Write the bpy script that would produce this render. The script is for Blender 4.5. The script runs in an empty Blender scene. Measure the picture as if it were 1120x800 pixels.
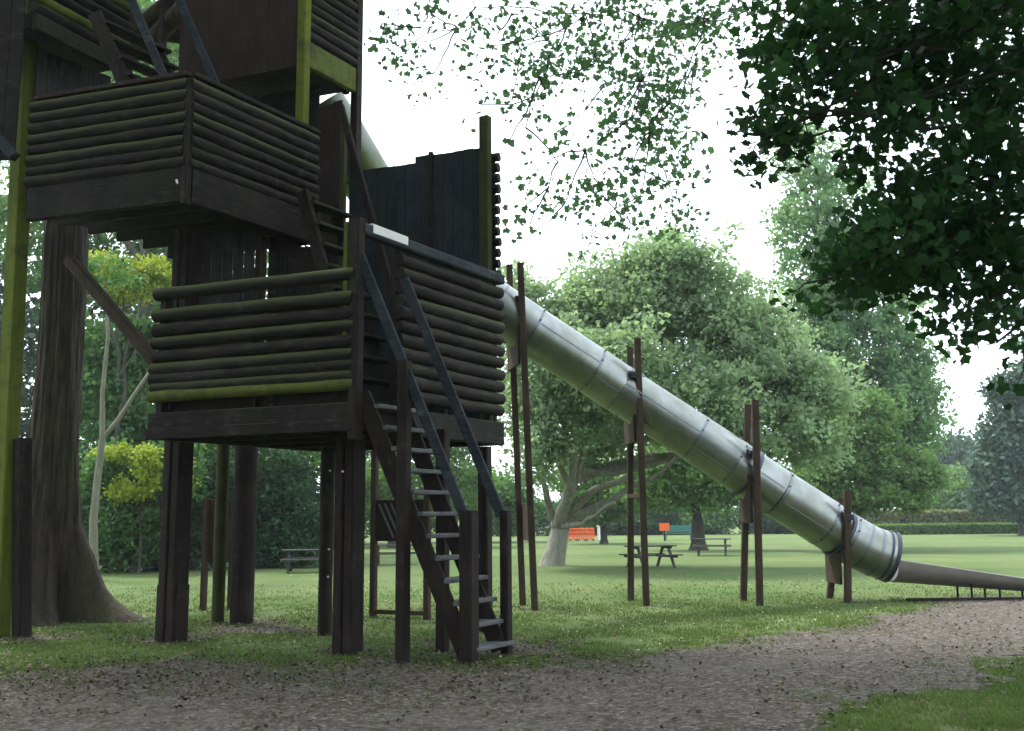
import bpy, math, random
import numpy as np
from mathutils import Vector
random.seed(7)
S = bpy.context.scene
COL = S.collection
R = math.radians

# ------------------------------------------------------------------ camera
F = 1090.0; CH = 1.6; HZ = 566.0; ROLL = R(0.5)
PITCH = math.atan((HZ-400)/F)
fwd = Vector((0, math.cos(PITCH), math.sin(PITCH)))
r0 = Vector((1, 0, 0)); u0 = r0.cross(fwd)
RT = r0*math.cos(ROLL) - u0*math.sin(ROLL)
UP = r0*math.sin(ROLL) + u0*math.cos(ROLL)
EYE = Vector((0, 0, CH))
def ray(px, py): return RT*((px-560)/F) + UP*((400-py)/F) + fwd
def at(px, py, Y):
    d = ray(px, py); return EYE + d*(Y/d.y)
def g(px, py):
    d = ray(px, py); p = EYE + d*(-CH/d.z); p.z = 0; return p
def zat(px, py, Y): return at(px, py, Y).z
camd = bpy.data.cameras.new('camera'); cam = bpy.data.objects.new('camera', camd); COL.objects.link(cam)
camd.sensor_width = 36; camd.lens = 36*F/1120; camd.clip_end = 3000; camd.clip_start = .05
from mathutils import Matrix
M4 = Matrix((RT, UP, -fwd)).transposed().to_4x4(); M4.translation = EYE
cam.matrix_world = M4
S.camera = cam

# ------------------------------------------------------------------ materials
def newmat(name):
    m = bpy.data.materials.new(name); m.use_nodes = True
    nt = m.node_tree; nt.nodes.clear()
    out = nt.nodes.new('ShaderNodeOutputMaterial'); b = nt.nodes.new('ShaderNodeBsdfPrincipled')
    nt.links.new(b.outputs[0], out.inputs[0])
    return m, nt, b, out
def N(nt, t, **kw):
    n = nt.nodes.new(t)
    for k, v in kw.items(): setattr(n, k, v)
    return n
def noise(nt, scale, detail=4, vec=None, rough=.55, mapping=None):
    n = N(nt, 'ShaderNodeTexNoise'); n.inputs['Scale'].default_value = scale
    n.inputs['Detail'].default_value = detail; n.inputs['Roughness'].default_value = rough
    if vec is None:
        tc = N(nt, 'ShaderNodeTexCoord'); vec = tc.outputs['Object']
    if mapping:
        mp = N(nt, 'ShaderNodeMapping'); mp.inputs['Scale'].default_value = mapping
        nt.links.new(vec, mp.inputs[0]); vec = mp.outputs[0]
    nt.links.new(vec, n.inputs['Vector'])
    return n.outputs['Fac']
def ramp(nt, fac, stops):
    r = N(nt, 'ShaderNodeValToRGB'); e = r.color_ramp.elements
    while len(e) < len(stops): e.new(.5)
    for i, (p, c) in enumerate(stops):
        e[i].position = p; e[i].color = (c[0], c[1], c[2], 1) if hasattr(c, '__len__') else (c, c, c, 1)
    nt.links.new(fac, r.inputs[0]); return r.outputs[0]
def mix(nt, f, a, b):
    m = N(nt, 'ShaderNodeMix', data_type='RGBA')
    for s, v in ((m.inputs[0], f), (m.inputs[6], a), (m.inputs[7], b)):
        if hasattr(v, 'is_output'): nt.links.new(v, s)
        elif hasattr(v, '__len__'): s.default_value = (v[0], v[1], v[2], 1)
        else: s.default_value = v
    return m.outputs[2]
def mathn(nt, op, a, b=0.0, clamp=False):
    m = N(nt, 'ShaderNodeMath', operation=op); m.use_clamp = clamp
    for s, v in ((m.inputs[0], a), (m.inputs[1], b)):
        if hasattr(v, 'is_output'): nt.links.new(v, s)
        else: s.default_value = v
    return m.outputs[0]
def bump(nt, b, h, strength=.5, dist=.01):
    n = N(nt, 'ShaderNodeBump'); n.inputs['Strength'].default_value = strength; n.inputs['Distance'].default_value = dist
    nt.links.new(h, n.inputs['Height']); nt.links.new(n.outputs[0], b.inputs['Normal'])

def wood(name, c1, c2, moss=(.16,.19,.02), amount=.3, grain=(6,6,6), rough=.8, topmoss=True, vert=False, fade=None):
    m, nt, b, out = newmat(name)
    gmap = (22, 22, 2.2) if vert else (4, 4, 30)
    gr = noise(nt, 1.0, 6, mapping=gmap, rough=.65)
    big = noise(nt, 1.7, 4)
    base = mix(nt, ramp(nt, gr, [(.3, 0), (.7, 1)]), c1, c2)
    base = mix(nt, ramp(nt, big, [(.45, 0), (.75, .6)]), base, [v*1.5+.004 for v in c2])
    if fade: base = mix(nt, mathn(nt, 'MULTIPLY', ramp(nt, noise(nt, 5.5, 5, rough=.7), [(.54, 0), (.66, .75)]), ramp(nt, gr, [(.4, 0), (.62, 1)])), base, fade)
    mo = noise(nt, 2.6, 6, rough=.7)
    lo = 1-amount
    mf = ramp(nt, mo, [(max(0, lo-.22), 0), (min(1, lo+.06), 1)])
    if topmoss:
        ge = N(nt, 'ShaderNodeNewGeometry'); sx = N(nt, 'ShaderNodeSeparateXYZ'); nt.links.new(ge.outputs['Normal'], sx.inputs[0])
        t = mathn(nt, 'MULTIPLY', mathn(nt, 'ADD', sx.outputs[2], .12, True), 1.3, True)
        mf = mathn(nt, 'MULTIPLY', mf, t, True)
    mv = noise(nt, 1, 5, mapping=(24, 24, 3) if vert else (14, 14, 14), rough=.7)
    mc = mix(nt, mv, [v*.55 for v in moss], [v*1.35 for v in moss])
    colr = mix(nt, mf, base, mc)
    nt.links.new(colr, b.inputs['Base Color'])
    b.inputs['Roughness'].default_value = rough; b.inputs['Specular IOR Level'].default_value = .18
    bump(nt, b, mathn(nt, 'ADD', gr, mathn(nt, 'MULTIPLY', mo, .6)), .7, .012)
    return m
MW = {}
MW['dark'] = wood('dark_timber', (.0045,.003,.0028), (.018,.0125,.0115), amount=.36, moss=(.045,.053,.013), fade=(.055,.048,.045))
MW['darkv'] = wood('dark_upright_timber', (.005,.003,.0026), (.021,.0125,.0105), amount=.26, topmoss=False, vert=True, moss=(.026,.026,.011), fade=(.06,.043,.037))
MW['moss'] = wood('mossy_timber', (.007,.0055,.0045), (.024,.02,.016), amount=.66, moss=(.058,.067,.02), fade=(.05,.05,.05))
MW['lime'] = wood('lime_moss_timber', (.014,.012,.008), (.045,.045,.014), amount=.56, moss=(.115,.135,.012), topmoss=False, vert=True)
MW['limelog'] = wood('bright_moss_log', (.012,.013,.009), (.028,.03,.016), amount=.5, moss=(.10,.115,.02), topmoss=False)
MW['olive'] = wood('olive_timber', (.012,.012,.006), (.03,.03,.012), amount=.5, moss=(.045,.05,.012), topmoss=False, vert=True)
MW['grey'] = wood('grey_board', (.018,.016,.017), (.055,.05,.05), amount=.2, moss=(.03,.035,.02), topmoss=False, vert=True, fade=(.09,.085,.085))
MW['panel'] = wood('blue_grey_board', (.007,.010,.014), (.022,.027,.036), amount=.27, moss=(.034,.04,.013), topmoss=False, vert=True)
MW['ply'] = wood('brown_plywood', (.013,.007,.006), (.032,.017,.013), amount=.15, moss=(.010,.007,.007), topmoss=False, vert=True, fade=(.05,.03,.025))
MW['brown'] = wood('brown_post', (.020,.012,.008), (.055,.033,.023), amount=.3, moss=(.032,.03,.014), topmoss=False, vert=True)
MW['tread'] = wood('worn_tread', (.045,.046,.05), (.12,.12,.125), amount=.15, moss=(.05,.06,.03))
MW['rail'] = wood('worn_handrail', (.010,.012,.017), (.035,.04,.05), amount=.15, moss=(.03,.036,.02), fade=(.08,.09,.10))
MW['table'] = wood('weathered_table_wood', (.026,.024,.023), (.06,.056,.053), amount=.2, moss=(.04,.045,.025))

def plain(name, c, rough=.6, metal=0, var=.25, scale=6):
    m, nt, b, out = newmat(name)
    n = noise(nt, scale, 4)
    nt.links.new(mix(nt, n, [v*(1-var) for v in c], [v*(1+var) for v in c]), b.inputs['Base Color'])
    b.inputs['Roughness'].default_value = rough; b.inputs['Metallic'].default_value = metal
    return m
M_white = plain('worn_paint_and_rail_light', (.75,.70,.72), .6, var=.12)  # worn pale paint; also carries the light painted on the rail top
M_orange = plain('orange_plastic', (.85,.12,.02), .5, var=.1)
M_teal = plain('teal_paint', (.03,.16,.14), .5)
M_ring = plain('dark_steel', (.04,.05,.07), .5, .6)
M_joint = plain('lapped_steel_joint', (.16,.17,.19), .35, .9)
M_boltw = plain('pale_bolt', (.5,.5,.5), .5, .2)

def metal_tube():
    m, nt, b, out = newmat('dull_steel_sheet')
    n = noise(nt, 2.2, 5, rough=.65); st = noise(nt, 1, 5, mapping=(3, 3, .7))
    fine = noise(nt, 26, 3)
    c = mix(nt, ramp(nt, n, [(.35, 0), (.7, 1)]), (.27,.28,.275), (.18,.19,.175))
    c = mix(nt, mathn(nt, 'MULTIPLY', ramp(nt, st, [(.5, 0), (.72, 1)]), .55), c, (.15,.155,.11))
    nt.links.new(c, b.inputs['Base Color'])
    b.inputs['Metallic'].default_value = 1
    nt.links.new(ramp(nt, n, [(.3, .30), (.7, .42)]), b.inputs['Roughness'])
    bump(nt, b, n, .08, .03)
    return m
M_tube = metal_tube()
M_tubemoss = None
def mossmetal():
    m, nt, b, out = newmat('algae_stained_steel')
    n = noise(nt, 1.6, 5)
    ge = N(nt, 'ShaderNodeNewGeometry'); sx = N(nt, 'ShaderNodeSeparateXYZ'); nt.links.new(ge.outputs['Normal'], sx.inputs[0])
    f = mathn(nt, 'SUBTRACT', mathn(nt, 'MULTIPLY', n, 2.0), mathn(nt, 'ADD', mathn(nt, 'MULTIPLY', sx.outputs[2], .9), mathn(nt, 'MULTIPLY', sx.outputs[0], .6)), True)
    nt.links.new(mix(nt, f, (.19,.22,.20), (.07,.09,.02)), b.inputs['Base Color'])
    b.inputs['Metallic'].default_value = .5; b.inputs['Roughness'].default_value = .5
    return m
M_tubemoss = mossmetal()
def chute_mat():
    m, nt, b, out = newmat('brownish_chute_metal')
    n = noise(nt, 3, 5)
    nt.links.new(mix(nt, n, (.13,.115,.10), (.28,.255,.23)), b.inputs['Base Color'])
    b.inputs['Metallic'].default_value = .35; b.inputs['Roughness'].default_value = .5
    return m
M_chute = chute_mat()

def leafmat(name, ca, cb, cc, trans=.35, rough=.55):
    m, nt, b, out = newmat(name)
    a = N(nt, 'ShaderNodeAttribute', attribute_name='rnd')
    c = ramp(nt, a.outputs['Fac'], [(0, ca), (.55, cb), (1, cc)])
    big = noise(nt, .9, 3)
    c = mix(nt, ramp(nt, big, [(.4, 0), (.65, .5)]), c, [v*1.25 for v in cc])
    nt.links.new(c, b.inputs['Base Color']); b.inputs['Roughness'].default_value = rough
    b.inputs['Specular IOR Level'].default_value = .12
    t = N(nt, 'ShaderNodeBsdfTranslucent')
    nt.links.new(mix(nt, .5, c, [cc[0]*1.3, cc[1]*1.5, cc[2]*.7]), t.inputs['Color'])
    ms = N(nt, 'ShaderNodeMixShader'); ms.inputs[0].default_value = trans
    nt.links.new(b.outputs[0], ms.inputs[1]); nt.links.new(t.outputs[0], ms.inputs[2]); nt.links.new(ms.outputs[0], out.inputs[0])
    return m
L = {}
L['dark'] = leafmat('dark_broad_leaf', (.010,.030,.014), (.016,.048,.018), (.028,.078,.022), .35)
L['plane'] = leafmat('mid_green_leaf', (.04,.085,.05), (.06,.12,.065), (.09,.165,.075), .5)
L['pale'] = leafmat('silvery_green_leaf', (.125,.185,.105), (.19,.265,.155), (.28,.36,.23), .5)
L['tall'] = leafmat('blue_green_leaf', (.075,.145,.075), (.12,.205,.105), (.175,.275,.13), .55)
L['fresh'] = leafmat('fresh_green_leaf', (.05,.11,.028), (.085,.165,.04), (.13,.22,.06), .4)
L['broad'] = leafmat('broad_tree_leaf', (.065,.125,.045), (.10,.175,.06), (.145,.23,.085), .5)
L['ivy'] = leafmat('deep_green_leaf', (.012,.03,.014), (.02,.05,.02), (.035,.08,.03), .2)
L['yellow'] = leafmat('lime_yellow_leaf', (.09,.14,.02), (.18,.23,.03), (.30,.34,.045), .4)
L['mid'] = leafmat('woodland_leaf', (.035,.085,.028), (.058,.125,.038), (.09,.175,.055), .4)
L['far'] = leafmat('distant_leaf', (.04,.07,.055), (.055,.095,.07), (.075,.12,.085), .25)
L['olive'] = leafmat('olive_hedge_leaf', (.10,.12,.045), (.14,.16,.06), (.18,.19,.08), .25)

def bark(name, c1, c2, c3=(.08,.09,.03)):
    m, nt, b, out = newmat(name)
    n = noise(nt, 1, 7, mapping=(9, 9, 2.2), rough=.7); n2 = noise(nt, 1.1, 4)
    c = mix(nt, ramp(nt, n, [(.35, 0), (.65, 1)]), c1, c2)
    c = mix(nt, ramp(nt, n2, [(.5, 0), (.68, .6)]), c, c3)
    nt.links.new(c, b.inputs['Base Color']); b.inputs['Roughness'].default_value = .9
    bump(nt, b, n, 1.0, .05)
    return m
B_big = bark('brown_ridged_bark', (.014,.009,.006), (.055,.037,.024), (.045,.046,.013))
B_pale = bark('pale_grey_bark', (.12,.115,.09), (.27,.26,.22), (.14,.15,.09))
B_dark = bark('dark_bark', (.02,.018,.014), (.05,.042,.034), (.04,.045,.02))
B_sap = bark('greenish_sapling_bark', (.11,.11,.08), (.19,.18,.13), (.13,.14,.07))

def grass_ground():
    m, nt, b, out = newmat('lawn')
    tc = N(nt, 'ShaderNodeTexCoord').outputs['Object']
    a = noise(nt, .35, 5, tc); f = noise(nt, 9, 6, tc, .7); vf = noise(nt, 60, 3, tc, .7)
    c = mix(nt, ramp(nt, f, [(.3, 0), (.7, 1)]), (.055,.098,.028), (.10,.15,.045))
    c = mix(nt, ramp(nt, a, [(.4, 0), (.62, .55)]), c, (.165,.17,.08))
    c = mix(nt, mathn(nt, 'MULTIPLY', vf, .5), c, (.035,.07,.02))
    # paler bands, running across
    mp = N(nt, 'ShaderNodeMapping'); mp.inputs['Rotation'].default_value = (0, 0, R(8)); mp.inputs['Scale'].default_value = (.0, .11, 0)
    nt.links.new(tc, mp.inputs[0])
    n1 = N(nt, 'ShaderNodeTexNoise'); n1.inputs['Scale'].default_value = 1; nt.links.new(mp.outputs[0], n1.inputs[0])
    c = mix(nt, ramp(nt, n1.outputs[0], [(.4, 0), (.6, .35)]), c, (.15,.19,.075))
    nt.links.new(c, b.inputs['Base Color']); b.inputs['Roughness'].default_value = .95; b.inputs['Specular IOR Level'].default_value = .1
    bump(nt, b, vf, .8, .03)
    return m
M_lawn = grass_ground()
def gravel():
    m, nt, b, out = newmat('gravelly_earth')
    tc = N(nt, 'ShaderNodeTexCoord').outputs['Object']
    v = N(nt, 'ShaderNodeTexVoronoi'); v.inputs['Scale'].default_value = 34; nt.links.new(tc, v.inputs['Vector'])
    vb = N(nt, 'ShaderNodeTexVoronoi'); vb.inputs['Scale'].default_value = 13; vb.inputs['Randomness'].default_value = 1; nt.links.new(tc, vb.inputs['Vector'])
    n = noise(nt, .8, 5, tc); f = noise(nt, 12, 6, tc, .75)
    sx = N(nt, 'ShaderNodeSeparateColor'); nt.links.new(v.outputs['Color'], sx.inputs[0])
    c = ramp(nt, sx.outputs[0], [(0, (.032,.026,.021)), (.4, (.090,.072,.060)), (.75, (.155,.128,.110)), (1, (.27,.235,.21))])
    c = mix(nt, ramp(nt, f, [(.35, .75), (.6, 0)]), c, (.042,.034,.026))
    c = mix(nt, ramp(nt, n, [(.42, 0), (.62, .5)]), c, (.125,.112,.098))
    sb = N(nt, 'ShaderNodeSeparateColor'); nt.links.new(vb.outputs['Color'], sb.inputs[0])
    c = mix(nt, ramp(nt, sb.outputs[1], [(.78, 0), (.84, .7)]), c, (.06,.042,.03))
    nt.links.new(c, b.inputs['Base Color']); b.inputs['Roughness'].default_value = .95; b.inputs['Specular IOR Level'].default_value = .2
    bump(nt, b, mathn(nt, 'ADD', mathn(nt, 'MULTIPLY', v.outputs['Distance'], -1), f), .9, .03)
    return m
M_path = gravel()
def blade_mat():
    return leafmat('grass_blade', (.055,.10,.025), (.085,.14,.04), (.14,.18,.06), .3, .7)
M_blade = blade_mat()
M_litter = leafmat('dry_fallen_leaf', (.018,.012,.009), (.06,.042,.028), (.17,.14,.10), .05, .8)

# ------------------------------------------------------------------ object helpers
def tag(o, label=None, cat=None, group=None, kind=None):
    if label: o['label'] = label
    if cat: o['category'] = cat
    if group: o['group'] = group
    if kind: o['kind'] = kind
    return o
def empty(name, loc=(0, 0, 0), rz=0, **kw):
    o = bpy.data.objects.new(name, None); COL.objects.link(o); o.location = loc; o.rotation_euler = (0, 0, rz)
    o.empty_display_size = .2
    return tag(o, **kw)
def link(name, me, mat, parent=None, smooth=False):
    o = bpy.data.objects.new(name, me); COL.objects.link(o)
    me.materials.append(mat)
    if parent:
        o.parent = parent
        # geometry is given in world coordinates: shift it to the top thing's origin
        t = parent
        while t.parent: t = t.parent
        if t.location.length > 0 and not t.get('_local'):
            me.transform(Matrix.Translation(-t.location))
    if smooth:
        me.polygons.foreach_set('use_smooth', [True]*len(me.polygons))
    return o
class MB:
    def __init__(s): s.v = []; s.f = []
    def add(s, vs, fs):
        o = len(s.v); s.v += [tuple(v) for v in vs]; s.f += [tuple(i+o for i in f) for f in fs]
    def prism(s, p, q, sec_p, sec_q=None):       # sections = lists of world offsets
        sec_q = sec_q or sec_p; n = len(sec_p)
        vs = [Vector(p)+a for a in sec_p]+[Vector(q)+a for a in sec_q]
        fs = [(i, (i+1) % n, n+(i+1) % n, n+i) for i in range(n)]+[tuple(range(n))[::-1], tuple(range(n, 2*n))]
        s.add(vs, fs)
    def beam(s, p, q, w, h, up=(0, 0, 1), ch=.008):   # w across, h along "up"
        p = Vector(p); q = Vector(q); d = (q-p).normalized(); up = Vector(up)
        if abs(d.dot(up)) > .98: up = Vector((.44, .9, 0)).normalized()
        sd = d.cross(up).normalized(); uu = sd.cross(d).normalized()
        a, b = w/2, h/2; ch = min(ch, a*.45, b*.45)
        pts = [(a-ch, b), (a, b-ch), (a, -b+ch), (a-ch, -b), (-a+ch, -b), (-a, -b+ch), (-a, b-ch), (-a+ch, b)]
        s.prism(p, q, [sd*x+uu*y for x, y in pts]); return s
    def log(s, p, q, r, n=10, seg=6, wob=.06, rq=None):
        p = Vector(p); q = Vector(q); rq = rq or r
        pts = []; rad = []
        for i in range(seg+1):
            t = i/seg; pts.append(p.lerp(q, t)+Vector([random.uniform(-1, 1)*wob*r for _ in range(3)])*(1 if 0 < i < seg else 0)); rad.append((r+(rq-r)*t)*(1+random.uniform(-wob, wob)))
        return s.path(pts, rad, n)
    def path(s, pts, rad, n=10, cap=True):
        pts = [Vector(p) for p in pts]; k = len(pts); vs = []
        ref = Vector((.31, .17, .93))
        if abs((pts[-1]-pts[0]).normalized().dot(ref)) > .85: ref = Vector((.9, .3, .1))
        for i, p in enumerate(pts):
            d = (pts[min(i+1, k-1)]-pts[max(i-1, 0)]).normalized()
            a = d.cross(ref).normalized(); b = d.cross(a)
            for j in range(n):
                t = 2*math.pi*j/n; vs.append(p+(a*math.cos(t)+b*math.sin(t))*rad[i])
        fs = []
        for i in range(k-1):
            for j in range(n):
                fs.append((i*n+j, i*n+(j+1) % n, (i+1)*n+(j+1) % n, (i+1)*n+j))
        if cap: fs += [tuple(range(n))[::-1], tuple(range((k-1)*n, k*n))]
        s.add(vs, fs); return s
    def slab(s, poly, z0, z1):
        n = len(poly); vs = [(p[0], p[1], z0) for p in poly]+[(p[0], p[1], z1) for p in poly]
        s.add(vs, [(i, (i+1) % n, n+(i+1) % n, n+i) for i in range(n)]+[tuple(range(n))[::-1], tuple(range(n, 2*n))]); return s
    def build(s, name, mat, parent=None, smooth=False):
        me = bpy.data.meshes.new(name); me.from_pydata(s.v, [], s.f)
        import bmesh
        bm = bmesh.new(); bm.from_mesh(me); bmesh.ops.recalc_face_normals(bm, faces=bm.faces[:]); bm.to_mesh(me); bm.free()
        o = link(name, me, mat, parent, smooth)
        if smooth:
            try: me.set_sharp_from_angle(angle=R(45))
            except Exception: pass
        return o

rng = np.random.default_rng(11)
SHAPES = {
    'quad': np.array([(-.5, 0), (0, -.32), (.5, 0), (0, .32)]),
    'broad': np.array([(-.06, -.22), (-.34, -.34), (-.36, -.06), (-.5, .14), (-.30, .30), (-.16, .34), (0, .58), (.16, .34), (.30, .30), (.5, .14), (.36, -.06), (.34, -.34), (.06, -.22)]),
}
def leaves(name, P, size, mat, parent, shape='quad', upb=.6, jit=.35, rnd=None, droop=0):
    n = len(P); sh = SHAPES[shape]; k = len(sh)
    nr = rng.normal(size=(n, 3)); nr[:, 2] = nr[:, 2]+upb*np.sign(rng.random(n)-.12)*1.2
    nr /= np.linalg.norm(nr, axis=1)[:, None]
    a = rng.normal(size=(n, 3)); a[:, 2] -= droop; a -= nr*(a*nr).sum(1)[:, None]; a /= np.linalg.norm(a, axis=1)[:, None]
    b = np.cross(nr, a); s = size*(1+rng.uniform(-jit, jit, n))
    if shape == 'broad':   # long axis along -a (tip)
        V = P[:, None, :]+(b[:, None, :]*sh[None, :, 0, None]+a[:, None, :]*sh[None, :, 1, None])*s[:, None, None]
        V += nr[:, None, :]*((np.abs(sh[:, 0])-.2)[None, :, None]*-.25*s[:, None, None])
    else:
        V = P[:, None, :]+(a[:, None, :]*sh[None, :, 0, None]+b[:, None, :]*sh[None, :, 1, None])*s[:, None, None]
        V[:, 1::2] += nr[:, None, :]*(.08*s)[:, None, None]
    V = V.reshape(-1, 3)
    me = bpy.data.meshes.new(name)
    me.vertices.add(n*k); me.vertices.foreach_set('co', V.ravel().astype(np.float32))
    me.loops.add(n*k); me.loops.foreach_set('vertex_index', np.arange(n*k, dtype=np.int32))
    me.polygons.add(n); me.polygons.foreach_set('loop_start', np.arange(0, n*k, k, dtype=np.int32))
    me.polygons.foreach_set('loop_total', np.full(n, k, dtype=np.int32))
    me.update(calc_edges=True)
    at_ = me.attributes.new('rnd', 'FLOAT', 'POINT')
    rr = rng.random(n) if rnd is None else np.clip(rnd, 0, 1)
    at_.data.foreach_set('value', np.repeat(rr, k).astype(np.float32))
    return link(name, me, mat, parent)
def clump_points(blobs, n, sub=.45, per=45, fl=.65, core=.5):
    """blobs: (centre, (rx,ry,rz), weight). Leaves gather in clumps spread through each blob."""
    w = np.array([b[2]*(b[1][0]*b[1][1]*b[1][2])**(2/3) for b in blobs]); w /= w.sum()
    out = []; rn = []
    for (c, r, _), wi in zip(blobs, w):
        m = max(3, int(n*wi/per))
        d = rng.normal(size=(m, 3)); d /= np.linalg.norm(d, axis=1)[:, None]
        rad = core+(1-core)*rng.random(m)**.6
        cc = np.array(c)+d*rad[:, None]*np.array(r)*(1+rng.normal(0, .15, m))[:, None]
        q = rng.normal(size=(m, per, 3)); q /= np.maximum(1e-6, np.linalg.norm(q, axis=2))[:, :, None]
        q *= (rng.random((m, per))**.45)[:, :, None]
        q[:, :, 2] *= fl
        sz = sub*(.6+.8*rng.random(m))
        out.append((cc[:, None, :]+q*sz[:, None, None]).reshape(-1, 3))
        base = rng.random(m)
        rn.append((np.repeat(base, per)*.55+rng.random(m*per)*.45))
    return np.concatenate(out), np.concatenate(rn)
def W(px, py, Y, rx, ry, rd=None, w=1.0):
    """blob whose centre and radii are read off the photo at distance Y"""
    c = at(px, py, Y); s = Y/F
    return ((c.x, c.y, c.z), (rx*s, (rd or (rx+ry)/2)*s, ry*s), w)
def limb(mb, p, q, r1, r2, bend=.12, seg=6, n=8):
    p = Vector(p); q = Vector(q); ln = (q-p).length
    o = Vector([random.uniform(-1, 1)*bend*ln for _ in range(3)])
    pts = []; rad = []
    for i in range(seg+1):
        t = i/seg
        pts.append(p.lerp(q, t)+o*math.sin(math.pi*t)*(1-.3*t)+Vector([random.uniform(-1, 1)*.02*ln for _ in range(3)])*(1 if 0 < i < seg else 0))
        rad.append(r1+(r2-r1)*t**.8)
    mb.path(pts, rad, n)
def tree(name, label, cat, base, blobs, n, leaf, mat, bmat, r=.3, fork=.35, sub=.5, per=45, group=None, top=None, upb=.6, shape='quad', core=.5, lean=(0, 0)):
    t = empty(name, (base.x, base.y, base.z), label=label, cat=cat, group=group)
    P, rn = clump_points(blobs, n, sub, per, core=core)
    leaves('crown', P, leaf, mat, t, shape, upb, rnd=rn)
    zs = [b[0][2] for b in blobs]; zt = top or (max(zs))
    mb = MB(); zf = base.z+(zt-base.z)*fork
    mid = Vector((base.x+lean[0]*fork, base.y+lean[1]*fork, zf)); tip = Vector((base.x+lean[0], base.y+lean[1], zt))
    mb.path([base-Vector((0, 0, .1)), base+Vector((0, 0, .15)), base.lerp(mid, .3), base.lerp(mid, .7), mid], [r*1.7, r*1.2, r, r*.9, r*.82], 12)
    limb(mb, mid, tip, r*.7, r*.15, .04, 8)
    for (c, rr, w_) in blobs:
        c = Vector(c); s = mid.lerp(tip, max(0, min(.85, (c.z-zf)/(max(.1, zt-zf))*.5)))
        limb(mb, s, c, r*.42, r*.08, .10, 6, 7)
        for _ in range(3):
            e = c+Vector((random.uniform(-.7, .7)*rr[0], random.uniform(-.7, .7)*rr[1], random.uniform(-.5, .7)*rr[2]))
            limb(mb, s.lerp(c, .6), e, r*.16, r*.04, .1, 4, 5)
    mb.build('trunk', bmat, t, True)
    return t

# ------------------------------------------------------------------ ground and path
gm = MB(); gm.add([(-900, -200, 0), (900, -200, 0), (900, 1800, 0), (-900, 1800, 0)], [(0, 1, 2, 3)])
tag(gm.build('ground', M_lawn), kind='structure')

up_px = [(-260, 748), (0, 736), (120, 728), (260, 724), (400, 728), (500, 729), (560, 723), (640, 716), (700, 712), (760, 705), (840, 697), (900, 690), (960, 680), (1000, 672), (1012, 660), (1060, 655), (1120, 653), (1300, 648)]
lo_px = [(890, 806), (925, 787), (985, 764), (1055, 742), (1120, 716), (1300, 690)]
upw = [g(*p) for p in up_px]; low = [g(*p) for p in lo_px]
UX = np.array([p.x for p in upw]); UY = np.array([p.y for p in upw]); LX = np.array([-9., 1.0]+[p.x for p in low]); LY = np.array([-6., -6.]+[p.y for p in low])
def vnoise(x, y, sc, seed):
    r = np.random.default_rng(seed); G = r.random((256, 256)); x = x*sc; y = y*sc
    xi = np.floor(x).astype(int); yi = np.floor(y).astype(int); fx = x-xi; fy = y-yi
    fx = fx*fx*(3-2*fx); fy = fy*fy*(3-2*fy); a = lambda i, j: G[(xi+i) % 256, (yi+j) % 256]
    return (a(0, 0)*(1-fx)+a(1, 0)*fx)*(1-fy)+(a(0, 1)*(1-fx)+a(1, 1)*fx)*fy-.5
WORN = [(g(px, py).x, g(px, py).y, wr) for px, py, wr in ((380, 712, .35), (545, 712, .8), (187, 700, .3), (264, 682, .25), (440, 722, .25), (484, 712, .3), (300, 690, .5), (20, 700, .4), (930, 659, .3), (585, 667, .1), (707, 662, .1), (355, 695, .25))]
def pathness(x, y):
    o = np.argsort(UX); u = np.interp(x, UX[o], UY[o]); l = np.interp(x, LX, LY)
    d = np.minimum(u-y, (y-l)*.8)
    for (wx, wy, wr) in WORN:
        d = np.maximum(d, wr-np.hypot((x-wx)*.7, (y-wy))*1.1)
    return d + vnoise(x, y, .8, 1)*.9 + vnoise(x, y, 3.1, 2)*.7 + vnoise(x, y, 9.0, 3)*.55
cs = .055
xs = np.arange(-9, 12, cs); ys = np.arange(2.0, 21, cs)
GX, GY = np.meshgrid(xs, ys, indexing='ij')
K = pathness(GX+cs/2, GY+cs/2) > 0
ii, jj = np.nonzero(K)
nx, ny = len(xs)+1, len(ys)+1
vid = -np.ones((nx, ny), dtype=np.int64)
for a, b in ((0, 0), (1, 0), (1, 1), (0, 1)): vid[ii+a, jj+b] = 1
idx = np.nonzero(vid.ravel() > 0)[0]; mp_ = -np.ones(nx*ny, dtype=np.int64); mp_[idx] = np.arange(len(idx))
vx = -9+cs*(idx//ny); vy = 2.0+cs*(idx % ny)
jx = rng.uniform(-.02, .02, len(idx)); jy = rng.uniform(-.02, .02, len(idx))
vz = .004+.018*(vnoise(vx, vy, 1.3, 5)+.5)*np.clip(pathness(vx, vy), 0, 1)+.006*(vnoise(vx, vy, 12, 6)+.5)
VV = np.stack([vx+jx, vy+jy, vz], 1)
fq = np.stack([mp_[(ii+a)*ny+jj+b] for a, b in ((0, 0), (1, 0), (1, 1), (0, 1))], 1)
me = bpy.data.meshes.new('path'); nf = len(fq)
me.vertices.add(len(VV)); me.vertices.foreach_set('co', VV.ravel().astype(np.float32))
me.loops.add(nf*4); me.loops.foreach_set('vertex_index', fq.ravel().astype(np.int32))
me.polygons.add(nf); me.polygons.foreach_set('loop_start', np.arange(0, nf*4, 4, dtype=np.int32)); me.polygons.foreach_set('loop_total', np.full(nf, 4, dtype=np.int32))
me.update(calc_edges=True)
tag(link('path', me, M_path), kind='structure')

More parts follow.
